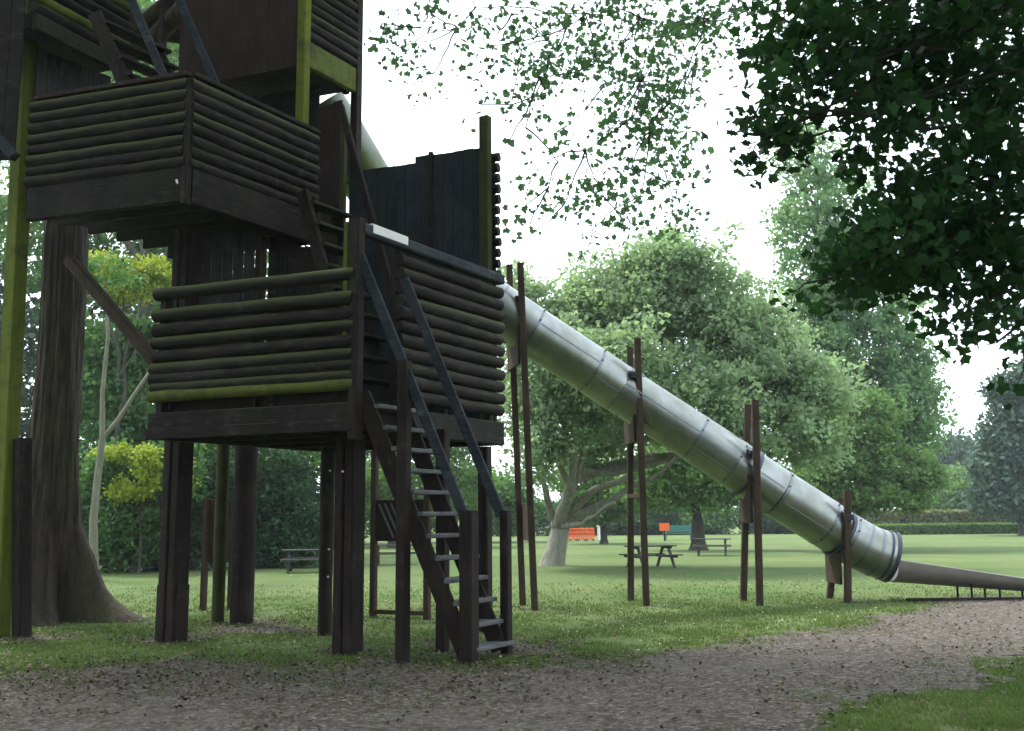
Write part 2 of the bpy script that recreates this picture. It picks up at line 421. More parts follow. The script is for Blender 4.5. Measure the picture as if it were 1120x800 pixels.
# grass blades (short mown turf near the camera and its ragged edge)
n = 560000
yy = 5.0+22*rng.random(n)**1.4; xx = rng.uniform(-.62, .62, n)*yy
d = pathness(xx, yy)
dens = vnoise(xx, yy, 1.2, 8)+vnoise(xx, yy, 4, 9)
lim = np.where(xx < 0, 3.2, 1.3)
edge = np.clip(1-(d-.05)/lim, 0, 1)**1.6*np.clip((vnoise(xx, yy, 2.3, 31)+vnoise(xx, yy, 7, 32)*.8+vnoise(xx, yy, 19, 33)*.6)*2.2+.12, 0, 1)
fade = np.clip((26.5-yy)/15, 0, 1)**1.5
keep = ((d < 0.08) | (rng.random(n) < edge)) & (rng.random(n) < (.62+dens)*fade)
xx, yy = xx[keep], yy[keep]; n = len(xx)
h = rng.uniform(.02, .055, n)*(1+np.clip(12-yy, 0, 5)*.02); ang = rng.uniform(0, 6.283, n); w = rng.uniform(.004, .008, n)*(.7+yy*.07)
lx, ly = rng.normal(0, .4, n)*h, rng.normal(0, .4, n)*h
V = np.stack([np.stack([xx-np.cos(ang)*w, yy-np.sin(ang)*w, 0*xx], 1), np.stack([xx+np.cos(ang)*w, yy+np.sin(ang)*w, 0*xx], 1), np.stack([xx+lx, yy+ly, h], 1)], 1).reshape(-1, 3)
me = bpy.data.meshes.new('grass'); me.vertices.add(n*3); me.vertices.foreach_set('co', V.ravel().astype(np.float32))
me.loops.add(n*3); me.loops.foreach_set('vertex_index', np.arange(n*3, dtype=np.int32)); me.polygons.add(n)
me.polygons.foreach_set('loop_start', np.arange(0, n*3, 3, dtype=np.int32)); me.polygons.foreach_set('loop_total', np.full(n, 3, dtype=np.int32)); me.update(calc_edges=True)
a_ = me.attributes.new('rnd', 'FLOAT', 'POINT'); a_.data.foreach_set('value', np.repeat(np.clip(rng.random(n)*.7+.3*(vnoise(xx, yy, .7, 12)+.5), 0, 1), 3).astype(np.float32))
tag(link('grass', me, M_blade), 'short green turf blades growing around the gravel path', 'grass', kind='stuff')
# fallen leaves
n = 90000
yy = 4.5+14*rng.random(n)**1.3; xx = rng.uniform(-.6, .6, n)*yy
d = pathness(xx, yy); k = (rng.random(n) < np.where(xx < 1.5, .8, .25)*np.clip(1.1-np.abs(d-.2)*.35, .1, 1)*np.where(d < -.3, np.where(xx < -1, .35, .12), 1))
xx, yy = xx[k], yy[k]
P = np.stack([xx, yy, np.full(len(xx), .03)+rng.random(len(xx))*.012], 1)
o = leaves('fallen_leaves', P, .044, M_litter, None, 'quad', 2.4, .5)
tag(o, 'brown dead leaves and twigs scattered over the gravel path', 'leaf litter', kind='stuff')

n = 2600
yy = 9+20*rng.random(n); xx = rng.uniform(-.55, .5, n)*yy; k = (pathness(xx, yy) < -.2) & (vnoise(xx, yy, .35, 21) > -.02); xx, yy = xx[k], yy[k]
M_petal = leafmat('pale_daisy_petal', (.22,.21,.15), (.32,.31,.24), (.45,.43,.38), .1, .8)
tag(leaves('daisies', np.stack([xx, yy, np.full(len(xx), .05)], 1), .035, M_petal, None, 'quad', 2.5, .4), 'tiny pale daisies and petals dotted over the lawn', 'daisies', kind='stuff')

# ------------------------------------------------------------------ the tower
def X2(px, py, Y):
    p = at(px, py, Y); return Vector((p.x, p.y, 0))
A = X2(170, 440, 12.6); Bc = X2(390, 440, 11.55); Cc = X2(546, 460, 14.2)
Dd = A+(Cc-Bc)
u = (Bc-A).normalized(); v = (Cc-Bc).normalized()
D2 = X2(206, 150, 12.35); E2 = X2(36, 170, 13.1); F2 = X2(343, 200, 14.35)
E2x = E2
Z1 = zat(390, 440, 11.55); Z1b = zat(390, 471, 11.55)
Z2t = zat(204, 183, 12.35); Z2b = zat(204, 222, 12.35)
def Z(p, z): return Vector((p.x, p.y, z))
tower = empty('play_tower', (A.x, A.y, 0), label='tall dark timber play tower with log walls, decks and steep ladder stairs', cat='play tower')
def part(name, mb, mat, parent=tower, smooth=False): return mb.build(name, MW.get(mat, mat) if isinstance(mat, str) else mat, parent, smooth)
def leg(p, z1, w=.3, mat='darkv', split=True, top=None, shoe=0):
    mb = MB(); p0 = Z(p, -.05); p1 = Z(top or p, z1)
    if split:
        mb.beam(p0-u*w*.25, p1-u*w*.25, w*.48, w*.9, v, .015); mb.beam(p0+u*w*.25, p1+u*w*.25, w*.48, w*.9, v, .015)
    else: mb.log(p0, p1, w/2, 14, 8, .03)
    if shoe:
        for s in (-1, 1): mb.beam(p0+u*s*w*.53, Z(p+u*s*w*.53, shoe), .05, w*.7, v, .01)
    return part('leg', mb, mat, tower, not split)
# legs
la = g(187, 703); lb = g(380, 716)
leg(la, Z2b, .29, shoe=.75); leg(lb, Z1b, .28, shoe=0)
leg(g(355, 695), Z1b, .2, split=False)
leg(g(531, 692), Z1b, .16); leg(g(264, 683), Z2b, .36, split=False, mat='darkv')
leg(g(238, 682), Z2b-.3, .2, mat='olive', split=False)
# deck one
poly1 = [A, Bc, Cc, Dd]
fl = MB(); nb = 14
for i in range(nb):
    a0 = A.lerp(Dd, i/nb+.004); a1 = A.lerp(Dd, (i+1)/nb-.004); b0 = Bc.lerp(Cc, i/nb+.004); b1 = Bc.lerp(Cc, (i+1)/nb-.004)
    fl.slab([a0+u*.05, b0-u*.05, b1-u*.05, a1+u*.05], Z1-.05, Z1-.01)
part('deck', fl, 'dark')
hb = Z1-Z1b; zc = (Z1+Z1b)/2
for nm, p, q in (('edge_beam', A-u*.06, Bc+u*.04), ('edge_beam', Bc+v*.05+u*.0, Cc+v*.05), ('edge_beam', Cc-u*.06, Dd+u*.06), ('edge_beam', Dd-v*.06, A+v*.07)):
    part(nm, MB().beam(Z(p, zc), Z(q, zc), .1, hb, ch=.015), 'dark')
for k in (.3, .55, .8):
    p = Bc.lerp(Cc, k); q = A.lerp(Dd, k)
    part('joist', MB().beam(Z(p-u*.07, zc-.02), Z(q+u*.07, zc-.02), .07, hb*.7), 'dark')
part('deck_ledger', MB().beam(Z(A-v*.07-u*.05, Z1b+.06), Z(Bc-v*.07+u*.02, Z1b+.06), .04, .14), 'dark')

def logwall(p, q, zs, r, mats, parent=tower, posts=(.04, .5, .96), pz=None, side=-1, off=None, label=None, z_of=None, ext=.05, postmat='darkv', starts=None):
    d = (q-p).normalized(); nrm = Vector((-d.y, d.x, 0))*side
    mb = MB(); lo, hi = pz
    w = None
    for t in posts:
        c = p.lerp(q, t)-nrm*(r+.05); mb = MB().beam(Z(c, lo), Z(c, hi), .1, .09, d)
        if w is None: w = part('log_wall', mb, postmat, parent)
        else: mb.build('batten', MW[postmat], w)
    if label: w['label'] = label
    for i, z in enumerate(zs):
        e0 = ext*random.uniform(.4, 1.2); e1 = ext*random.uniform(.4, 1.2)
        p_ = p if not starts else p.lerp(q, starts[i])
        lg = MB().log(Z(p_-d*e0, z+random.uniform(-.009, .009)), Z(q+d*e1, z+random.uniform(-.009, .009)), r*random.uniform(.86, 1.08), 12, 9, .05, rq=r*random.uniform(.86, 1.04))
        lg.build('log', MW[mats[i % len(mats)]], w, True)
    return w
# deck one, front wall: loose mossy top rail, gap, then close logs
zf = [zat(388, y, 11.55) for y in (300, 325, 343, 357, 373, 388, 400, 410, 420)]
logwall(A-u*0-v*.02, Bc-u*.06-v*.02, zf, .085, ['moss', 'moss', 'dark', 'moss', 'dark', 'moss', 'dark', 'moss', 'limelog'], pz=(Z1, zf[1]+.06), side=-1, label='front log wall with mossy rails')
part('kick_board', MB().beam(Z(A+v*.14+u*.05, (Z1+zf[-2])/2), Z(Bc+v*.14-u*.12, (Z1+zf[-2])/2), .03, zf[-2]-Z1+.02), 'darkv')
part('corner_post', MB().beam(Z(Bc-v*.02+u*.0, Z1b-.1), Z(Bc-v*.02, zat(384, 238, 11.5)), .13, .13, v, .012), 'darkv')
part('corner_post', MB().beam(Z(Bc-v*.0-u*.15, Z1+.2), Z(Bc-u*.15, zat(384, 241, 11.5)), .07, .1, v, .012), 'limelog')
part('corner_post', MB().beam(Z(A+v*.06+u*.05, Z1b), Z(A+v*.06+u*.05, zf[0]+.03), .12, .12, v, .012), 'darkv')
# right-hand face
zr_top = zat(400, 252, 11.65)
nlog = 12; zr_bot = zat(544, 449, 14.2); zr_hi = zat(545, 312, 14.2)
zr_top = (zr_top+zr_hi)/2
op = .26
zs = [zr_top-(zr_top-zr_bot)*i/(nlog-1) for i in range(nlog)]
st = [0.03]+[op]*(nlog-1)
# the uppermost rail is a squared handrail running across the stair opening
logwall(Bc, Cc, zs[1:], .085, ['dark', 'dark', 'dark', 'moss', 'dark', 'dark', 'dark', 'dark', 'dark', 'dark', 'dark'], posts=(op+.02, .62, .97), pz=(Z1b, zr_top-.03), side=-1, starts=st[1:], label='side log wall beside the stairs')
tr = part('top_rail', MB().beam(Z(Bc+v*.02, zr_top+.04), Z(Cc+v*.06, zr_top+.04), .15, .14, ch=.02), 'rail')
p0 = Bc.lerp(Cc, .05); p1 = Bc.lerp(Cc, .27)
MB().beam(Z(p0, zr_top+.118), Z(p1, zr_top+.118), .156, .02, ch=.004).build('pale_lit_patch', M_white, tr)  # worn pale section, with the light on the rail top painted in
MB().beam(Z(p0+Vector((u.x, u.y, 0))*.08, zr_top+.07), Z(p1+Vector((u.x, u.y, 0))*.08, zr_top+.07), .006, .11, ch=.002).build('pale_lit_patch', M_white, tr)

def board_wall(name, p, q, z0, z1, bw, mat, tops=None, th=.03, gap=.006, label=None):
    d = q-p; n_ = max(1, round(d.length/bw)); dd = d.normalized(); mb = MB()
    for i in range(n_):
        a = p+d*(i/n_)+dd*gap/2; b = p+d*((i+1)/n_)-dd*gap/2; c = (a+b)/2
        nr_ = Vector((-dd.y, dd.x, 0))*random.uniform(-.004, .004)
        zt = z1+random.uniform(-.015, .02) if tops is None else tops((i+.5)/n_)
        mb.beam(Z(c+nr_, z0), Z(c+nr_, zt), (b-a).length, th, up=Vector((-dd.y, dd.x, 0)), ch=.004)
    w = part(name, mb, mat)
    if label: w['label'] = label
    return w
# tall back wall of deck one
Kp = X2(533, 200, 14.35); Kl = Kp-u*2.35
zk = zat(530, 163, 14.35)
board_wall('tall_board_wall', Kl, Kp-u*.06, Z1, zk, .165, 'panel', tops=lambda t: zk+(.03 if t > .5 else -.06)+random.uniform(-.01, .012), label='tall blue-grey board wall with mossy streaks')
part('wall_post', MB().beam(Z(Kp-v*.05, Z1-.1), Z(Kp-v*.05, zat(537, 128, 14.3)), .15, .13, v), 'olive')
part('wall_post', MB().beam(Z(Kp-u*.92-v*.03, Z1), Z(Kp-u*.92-v*.03, zk+.07), .07, .05, v), 'darkv')
ladderwall = MB()
ladderwall.beam(Z(Kp+v*.13+u*.02, Z1), Z(Kp+v*.13+u*.02, zk-.05), .06, .06, v)
lw = part('rear_log_wall', ladderwall, 'darkv')
for i in range(12):
    z = zk-.12-i*.165
    MB().log(Z(Kp+v*.09-u*2.0, z), Z(Kp+v*.09+u*(.125+random.uniform(0, .03)), z), .07, 8, 4).build('log', MW['dark'], lw, True)
# left side wall of deck one under deck two
sw0 = A+v*.35; sw1 = A+v*1.45
board_wall('board_wall', la+v*.25, A+v*1.5+u*.1, Z1, Z2b+.02, .14, 'grey', label='weathered grey upright board wall')
part('wall_post', MB().beam(Z(A+v*1.62+u*.1, Z1), Z(A+v*1.62+u*.1, Z2b), .12, .12, v), 'brown')
board_wall('board_wall', A+v*1.75+u*.12, A+v*3.0+u*.3, Z1, Z2b+.02, .16, 'dark', label='dark upright board wall in the back corner')
# deck two
h2 = Z2t-Z2b; z2c = (Z2t+Z2b)/2
H2x = F2+(E2x-D2)
fl = MB(); nb = 14
for i in range(nb):
    a0 = E2x.lerp(H2x, i/nb+.004); a1 = E2x.lerp(H2x, (i+1)/nb-.004); b0 = D2.lerp(F2, i/nb+.004); b1 = D2.lerp(F2, (i+1)/nb-.004)
    fl.slab([a0, b0-u*.05, b1-u*.05, a1], Z2t-.05, Z2t-.01)
part('deck', fl, 'dark')
part('edge_beam', MB().beam(Z(E2x, z2c), Z(D2+u*.04, z2c), .1, h2, ch=.015), 'dark')
part('edge_beam', MB().beam(Z(D2+v*.06, z2c), Z(F2+v*.05, z2c), .1, h2, ch=.015), 'dark')
part('edge_beam', MB().beam(Z(F2-u*.07, z2c), Z(H2x, z2c), .1, h2, ch=.015), 'dark')
for k in (.2, .4, .6, .8):
    p = D2.lerp(F2, k); q = E2x.lerp(H2x, k)
    part('joist', MB().beam(Z(p-u*.07, z2c-.02), Z(q, z2c-.02), .07, h2*.7), 'moss')
z2a = zat(205, 92, 12.35); z2z = zat(205, 178, 12.35)
zs2 = [z2a-(z2a-z2z)*i/7 for i in range(8)]
logwall(E2x, D2-u*.06, zs2, .088, ['moss', 'moss', 'dark', 'moss', 'dark', 'moss', 'dark', 'dark'], posts=(.3, .6, .93), pz=(Z2t, z2a+.1), label='log wall of the second deck, left face')
logwall(D2+v*.03, F2, zs2, .088, ['moss', 'dark', 'dark', 'moss', 'dark', 'dark', 'dark', 'dark'], posts=(.05, .5, .95), pz=(Z2t, z2a+.1), label='log wall of the second deck, right face')
part('kick_board', MB().beam(Z(D2+v*.1-u*.2, (Z2t+zs2[3])/2), Z(F2-u*.2, (Z2t+zs2[3])/2), .03, zs2[3]-Z2t+.05), 'darkv')
part('kick_board', MB().beam(Z(E2x+v*.2, (Z2t+zs2[5])/2), Z(D2+v*.2-u*.25, (Z2t+zs2[5])/2), .03, zs2[5]-Z2t+.05), 'darkv')
part('capping_rail', MB().beam(Z(E2x, z2a+.13), Z(D2, z2a+.13), .14, .06), 'ply')
part('capping_rail', MB().beam(Z(D2+v*.02, z2a+.133), Z(F2+v*.05, z2a+.133), .14, .06), 'dark')
part('corner_post', MB().beam(Z(D2-v*.02+u*.01, Z2b-.02), Z(D2-v*.02+u*.01, z2a+.05), .09, .09, v), 'darkv')
mbp = MB().path([at(193, 197, 12.2), at(194, 201, 12.18)], [.015, .015], 8); part('bolt', mbp, M_boltw)
# tall lime-green post and the dark timber bolted to it
gp = g(-2, 698); gt = at(31, 0, gp.y)
part('tall_post', MB().beam(Z(gp, -.05), Z(Vector((gt.x+.0, gt.y, 0)), 10.2), .25, .22, ch=.02), 'lime')['label'] = 'tall lime-green algae-covered post'
q = g(24, 698); part('leg', MB().beam(Z(q, -.05), at(25, 480, q.y), .2, .2, v, .02), 'darkv')
q = X2(78, 380, 16.9); part('tall_post', MB().beam(Z(q, 0), Z(q, 8.0), .1, .1, v), 'lime')
q0 = at(76, 284, 13.9); q1 = at(172, 398, 13.2)
part('diagonal_brace', MB().beam(q0, q1, .14, .16, ch=.02), 'brown')
# bolts on the leg
for (px, py, Y) in ((375, 516, 11.3), (361, 515, 12.7), (360, 601, 12.7), (359, 631, 12.7)):
    q = at(px, py, Y); part('bolt', MB().path([q, q+Vector((0, -.03, 0))], [.012, .012], 8), M_boltw)

# ladder stairs
def stair(top,  zt, zb, run, width, name='ladder_stair', n=12, hr=1.5, newel=True, label=None, railm='rail', treadm='tread', dirv=None, rails=(0, 1), nt=(.0, .03)):
    """top = plan point at the near side of the stair head; goes down along dirv"""
    d = dirv or Vector((v.y, -v.x, 0)); w = v*width
    b = top+d*run; mb = MB()
    sd = (Z(b, zb)-Z(top, zt)).normalized()
    root = MB()
    root.beam(Z(top, zt), Z(b, zb+.02), .07, .2, ch=.01)
    st_ = part(name, root, 'darkv')
    if label: st_['label'] = label
    MB().beam(Z(top+w, zt), Z(b+w, zb+.02), .07, .2, ch=.01).build('stringer', MW['darkv'], st_)
    for i in range(n):
        t = (i+.6)/n; c = top.lerp(b, t); z = zt+(zb-zt)*t
        MB().beam(Z(c+d*.07-v*.02, z), Z(c+w+d*.07+v*.1, z), .23, .05, ch=.01).build('tread', MW[treadm], st_)
    e = .05
    hz0 = zt+hr; hz1 = zb+hr-.05
    for k, off in ((0, -v*.05), (1, w+v*.05)):
        if k not in rails: continue
        t0 = -.02 if k == 0 else nt[1]
        pa = top+off+d*run*t0; za = hz0+(hz1-hz0)*t0
        MB().beam(Z(pa, za), Z(b+off, hz1), .06, .12, ch=.012).build('handrail', MW[railm], st_)
        if newel:
            MB().beam(Z(b+off+d*.05, -.05 if zb < .5 else zb-.02), Z(b+off+d*.05, hz1+.06), .17 if k == 0 else .11, .17 if k == 0 else .12, v, .015).build('newel_post', MW['darkv'], st_)
    return st_, b
du = Vector((v.y, -v.x, 0))
nb_ = g(511, 726); tp = Bc+u*.03+v*.05
run1 = (nb_-tp).dot(du); 
dirs = (nb_-tp).normalized(); run1 = (nb_-tp).length
wid = .68
s1, bt = stair(tp, Z1+.1, .05, run1, wid, hr=zat(391, 282, 11.5)-Z1-.1, dirv=dirs, label='front ladder stair with worn pale treads and two handrails')
for (px, py, ptop) in ((440, 726, 395), (484, 714, 470)):
    q = g(px, py); part('stair_prop', MB().beam(Z(q, -.05), Z(q, zat(px, ptop, q.y)), .13, .13, v, .012), 'darkv')
# stair two: deck two down to deck one (behind)
h0 = at(371, 118, 14.0); h1 = at(433, 320, 13.3)
e0 = Vector((h0.x, h0.y, 0)); e1 = Vector((h1.x, h1.y, 0))
stair(e0-v*.72, Z2t, Z1, (e1-e0).length, .66, n=10, hr=(h0.z-Z2t+h1.z-Z1)/2, newel=False, dirv=(e1-e0).normalized(), label='inner ladder stair between the two decks', rails=(1,), railm='darkv', treadm='moss')
# stair three: deck two up to the top left deck
b0 = at(191, 78, 13.25); b1 = at(240, 90, 14.2)
t0 = Vector((b0.x, b0.y, 0)); Z4 = Z2t+2.7
stair(t0-dirs*1.25, Z4, Z2t, 1.25, (Vector((b1.x, b1.y, 0))-t0).length, n=10, hr=1.45, newel=False, dirv=dirs, label='upper ladder stair climbing to the top deck', railm='rail', treadm='dark')
# top right cabin
Gp = X2(332, 60, 14.75); Hp = X2(390, 90, 15.85); GL = X2(196, 60, 15.55)
Z3b = zat(334, 70, 14.7); Z3t = zat(334, 42, 14.7)
board_wall('plywood_wall', GL, Gp-u*.08, Z3b, Z3b+2.4, .62, 'ply', gap=.012, label='dark brown plywood cabin wall')
part('wall_post', MB().beam(Z(Gp, Z2t-.3), Z(Gp, Z3b+2.4), .17, .15, v, .015), 'lime')['label'] = 'mossy yellow-green cabin corner post'
g3 = Gp+v*.1
part('edge_beam', MB().beam(Z(g3, (Z3b+Z3t)/2), Z(Hp, (Z3b+Z3t)/2), .1, (Z3t-Z3b), ch=.015), 'limelog')
logwall(g3, Hp, [Z3t+.1+i*.165 for i in range(12)], .08, ['dark', 'dark', 'moss', 'dark'], posts=(.1, .9), pz=(Z3b, Z3b+2.3), label='log side of the top cabin')
q = GL+(Hp-Gp); fl = MB().slab([GL+u*.05, Gp-u*.1+v*.03, Hp-u*.06, q], Z3b+.08, Z3b+.14); part('deck', fl, 'dark')
part('wall_post', MB().beam(Z(Hp, Z1), Z(Hp, Z3b+2.2), .14, .14, v), 'darkv')
board_wall('board_wall', X2(346, 150, 15.2), X2(374, 150, 14.95), Z1, zat(360, 112, 15.0), .17, 'ply', label='narrow brown board wall beneath the cabin')
part('wall_post', MB().beam(Z(X2(376, 170, 14.7), Z1), Z(X2(376, 170, 14.7), zat(376, 130, 14.7)), .08, .08, v), 'olive')
board_wall('board_wall', Gp+v*.7-u*1.6, Gp+v*.7-u*.25, Z2t, Z3b-.02, .2, 'dark', label='dark boards beneath the cabin floor')
# top left deck
I4 = X2(38, 20, 13.5); J4 = X2(140, 60, 15.1); I4x = I4-u*2.2
zb4 = zat(46, 22, 13.5); 
part('edge_beam', MB().beam(Z(I4, zb4-.02), Z(J4, zb4-.02), .1, .24), 'moss')
part('edge_beam', MB().beam(Z(I4x, zb4-.02), Z(I4-u*.06, zb4-.02), .1, .24), 'dark')
logwall(I4, J4, [zb4+.2+i*.165 for i in range(8)], .08, ['dark', 'limelog', 'dark', 'dark'], posts=(.05, .5, .95), pz=(zb4-.1, zb4+1.6), label='log side of the top left deck')
part('deck', MB().slab([I4x, I4-u*.06, J4-u*.06, J4-u*2.2], zb4+.03, zb4+.09), 'dark')
board_wall('board_wall', X2(40, 70, 14.2), X2(122, 70, 15.2), Z2t, zb4-.1, .18, 'grey', label='grey boards below the top left deck')
board_wall('board_wall', X2(-90, 90, 13.6), X2(22, 90, 13.4), zat(10, 175, 13.4), zb4+2, .2, 'dark', label='dark boards left of the tall lime-green post')
part('diagonal_brace', MB().beam(at(-12, 140, 13.1), at(16, 172, 13.0), .12, .12), 'rail')
part('wall_post', MB().beam(Z(J4, Z2t), Z(J4, zb4+1.7), .12, .12, v), 'darkv')
q = X2(178, 40, 15.9); part('wall_post', MB().beam(Z(q, Z2t), Z(q, Z2t+4.5), .11, .11, v), 'darkv')

# ------------------------------------------------------------------ tube slide
pairs = [((585, 668), (572, 664), 569, 288, 290), ((707, 663), (690, 661), 697, 370, 380), ((831, 663), (813, 660), 826, 438, 443), ((927, 660), (907, 657), 927, 537, 545)]
RT_ = .46
_py = [g(*pr[0]).y for pr in pairs]; _px = [pr[0][0] for pr in pairs]
def Ym(px): return float(np.interp(px, _px, _py))+.56
def ctr(px, py, Y): return at(px, py, Y)
YS = 18.1
slide = empty('tube_slide', (g(927, 660).x, g(927, 660).y, 0), label='long silver steel tube slide running down from the tower to the path', cat='slide')
Y0 = g(585, 668).y+.56
cl = [at(350, 116, Y0-1.75), at(370, 146, Y0-1.55), at(396, 190, Y0-1.25), at(430, 240, Y0-.85), at(484, 291, Y0-.45), at(540, 334, Y0-.15), at(580, 361, Y0)]
main = [(580, 361), (646, 404), (677, 425), (760, 479), (802, 507), (850, 539), (905, 575)]
joints = []
fall = [(900, 571, Ym(900)), (924, 587, Ym(924)), (941, 597, Ym(941)), (956, 604, Ym(941)), (973, 609, Ym(941))]
full = [p for p in cl]

for (a, b) in main[1:-1]: full.append(at(a, b, Ym(a)))
for a, b, Y in fall: full.append(at(a, b, Y))
def tube_part(pts, r, name, mat, n=32, inner=True):
    mb = MB(); mb.path(pts, [r]*len(pts), n, cap=False)
    if inner:
        mb.path(pts, [r-.012]*len(pts), n, cap=False)
    me_o = mb.build(name, mat, slide, True); return me_o
# tube sections: between consecutive joints
for i in range(len(full)-1):
    pts = [full[i].lerp(full[i+1], t) for t in (0, .25, .5, .75, 1)]
    # slight per-sheet size steps so the overlaps read
    tube_part(pts, RT_+(.004 if i % 2 else 0), 'tube_section', M_tubemoss if i < 4 else M_tube)
def ring(c, d, r, w, th, name='joint_band', mat=M_ring):
    d = d.normalized(); mb = MB()
    prof = [(r-.01, -w/2), (r+th, -w/2), (r+th, w/2), (r-.01, w/2)]
    a = d.cross(Vector((0, 0, 1))).normalized(); b = d.cross(a); n_ = 32; vs = []; fs = []
    for j in range(n_):
        t = 2*math.pi*j/n_; rd = a*math.cos(t)+b*math.sin(t)
        for (rr, dd) in prof: vs.append(c+rd*rr+d*dd)
    for j in range(n_):
        k = (j+1) % n_
        for m in range(4): fs.append((j*4+m, j*4+(m+1) % 4, k*4+(m+1) % 4, k*4+m))
    mb.add(vs, fs); return mb.build(name, mat, slide, True)
for i in range(5, len(full)-1):
    ring(full[i], full[i+1]-full[i-1], RT_, .05, .010, mat=M_joint)
for i in range(6, len(full)-3):
    d_ = (full[i+1]-full[i-1]).normalized(); a_v = d_.cross(Vector((0, 0, 1))).normalized(); b_v = d_.cross(a_v)
    if a_v.y > 0: a_v = -a_v
    for ang_ in (-50, -15, 20, 55):
        o_ = a_v*math.cos(R(ang_))+b_v*math.sin(R(ang_)); p_ = full[i]+o_*(RT_+.008)
        MB().path([p_, p_+o_*.022], [.016, .014], 8).build('joint_bolt', M_ring, slide)
for i in range(6, len(full)-4):
    d_ = (full[i+1]-full[i]).normalized(); a_v = d_.cross(Vector((0, 0, 1))).normalized(); b_v = d_.cross(a_v)
    if a_v.y > 0: a_v = -a_v
    o_ = a_v*math.cos(R(28 if i % 2 else -8))+b_v*math.sin(R(28 if i % 2 else -8))
    MB().beam(full[i]+o_*RT_+d_*.04, full[i+1]+o_*RT_-d_*.04, .03, .012, up=o_, ch=.003).build('lap_seam', M_joint, slide)
ring(full[-1], full[-1]-full[-2], RT_, .06, .03)
ring(full[-1].lerp(full[-2], .4), full[-1]-full[-2], RT_, .04, .02)
# chute: open trough, lower half of a tube that gets shallower
ce = at(1165, 652, full[-1].y); c0 = full[-1]
c0b = Z(c0, c0.z-.0)
mb = MB(); nseg = 14; m = 13; vs = []; fs = []
for i in range(nseg+1):
    t = i/nseg
    cx = c0.lerp(Z(ce, 0), t); 
    zb = (c0.z-RT_+.01)*(1-t)**1.0*1.0+ .10*t*(1) 
    rim = c0.z-RT_*.12; rimh = (rim)*(1-t)**1.05+.24*t
    dep = rimh-zb; wd = RT_*(.98-.1*t)
    for rr in (0, .02):
        for j in range(m):
            a = -math.pi/2*1.0+math.pi*j/(m-1)
            yy_ = math.sin(a)*(wd+rr); zz = rimh-math.cos(a)*(dep+rr)
            if abs(math.cos(a)) < 1e-6: zz = rimh
            vs.append(Vector((cx.x, cx.y, 0))+v*0+Vector((-.0, yy_, 0))+Vector((0, 0, zz)))
for i in range(nseg):
    for j in range(m-1):
        a = i*2*m+j; fs.append((a, a+1, a+2*m+1, a+2*m)); a += m; fs.append((a, a+2*m, a+2*m+1, a+1))
    for j in (0, m-1):
        a = i*2*m+j; fs.append((a, a+m, a+3*m, a+2*m))
for i in (0, nseg):
    for j in range(m-1):
        a = i*2*m+j; fs.append((a, a+1, a+m+1, a+m))
mb.add(vs, fs)
chute = mb.build('chute', M_chute, slide, True)
rimb = MB()
for s in (-1, 1):
    pa = Vector((c0.x, c0.y+s*RT_*.98, c0.z-RT_*.12)); pb = Vector((ce.x, ce.y+s*RT_*.88, .25))
    rimb.path([pa.lerp(pb, t)-Vector((0, 0, .0)) for t in (0, .5, 1)], [.022]*3, 8)
rimb.build('chute_rim', M_chute, chute, True)
for t in (.42, .58, .8):
    c = c0.lerp(Z(ce, 0), t)
    for s in (-1, 1): MB().beam(Vector((c.x, c.y+s*.3, 0)), Vector((c.x, c.y+s*.3, .42-.25*t)), .04, .04).build('chute_foot', MW['darkv'], slide)
q = MB().beam(Vector((c0.x+.15, c0.y-.32, .03)), Vector((ce.x, ce.y-.32, .03)), .1, .06); q.build('dark_base_strip', MW['darkv'], slide)  # dark strip along the ground beneath the chute
for i, (nr_, fr, topx, topy, ftop) in enumerate(pairs):
    a = g(*nr_); tpn = at(topx, topy, a.y); 
    f_ = g(*fr); f_ = Vector((f_.x+.02, a.y+1.06, 0)); dx = (fr[0]-560)/F
    f_.x = at(fr[0], fr[1], f_.y).x
    ftx = topx-8 if i else topx-12
    ft = at(ftx, ftop, f_.y)
    MB().beam(Z(a, -.05), tpn, .12, .1, (0, 1, 0), .012).build('support_post', MW['brown'], slide)
    MB().beam(Z(f_, -.05), ft, .12, .1, (0, 1, 0), .012).build('support_post', MW['brown'], slide)
    # saddle panel under the tube between the posts
    pz = [(402, 350), (485, 430), (572, 520), (638, 605)][i]
    lo_, hi_ = zat(nr_[0], pz[0], a.y+.5), zat(nr_[0], pz[1], a.y+.5)
    na = a.lerp(tpn, (lo_)/tpn.z); fa = Z(f_, 0).lerp(ft, lo_/ft.z)
    na = Z(na, 0)+Vector((-.09, .07, 0)); fa = Z(fa, 0)+Vector((-.09, -.07, 0))
    MB().beam(Z(na, (lo_+hi_)/2), Z(fa, (lo_+hi_)/2), .05, hi_-lo_).build('saddle_panel', MW['brown'], slide)
    # clamp bracket where the band meets the post
    tc_ = at([566, 688, 817, 918][i], [352, 432, 517, 584][i], Ym([566, 688, 817, 905][i]))
    dv = full[6]-full[5]
    ring(tc_, full[9]-full[6], RT_, .06, .02, 'clamp_band')
    q = MB(); q.beam(tc_+Vector((.05, -.55, .30)), tc_+Vector((.05, .5, .52)), .12, .1); q.beam(tc_+Vector((.02, -.5, .34)), tc_+Vector((-.05, 0, RT_+.03)), .1, .08)
    q.build('clamp_bracket', M_ring, slide)
for (px, py0, py1, far) in ((578, 550, 592, 572),):
    a = g(585, 668); b_ = Vector((at(572, 600, a.y+1.06).x, a.y+1.06, 0)); z0, z1 = zat(580, py1, a.y+.3), zat(580, py0, a.y+.3)
    MB().beam(Z(a+Vector((-.03, .06, 0)), (z0+z1)/2), Z(b_+Vector((.02, -.06, 0)), (z0+z1)/2), .05, z1-z0).build('support_board', MW['brown'], slide)
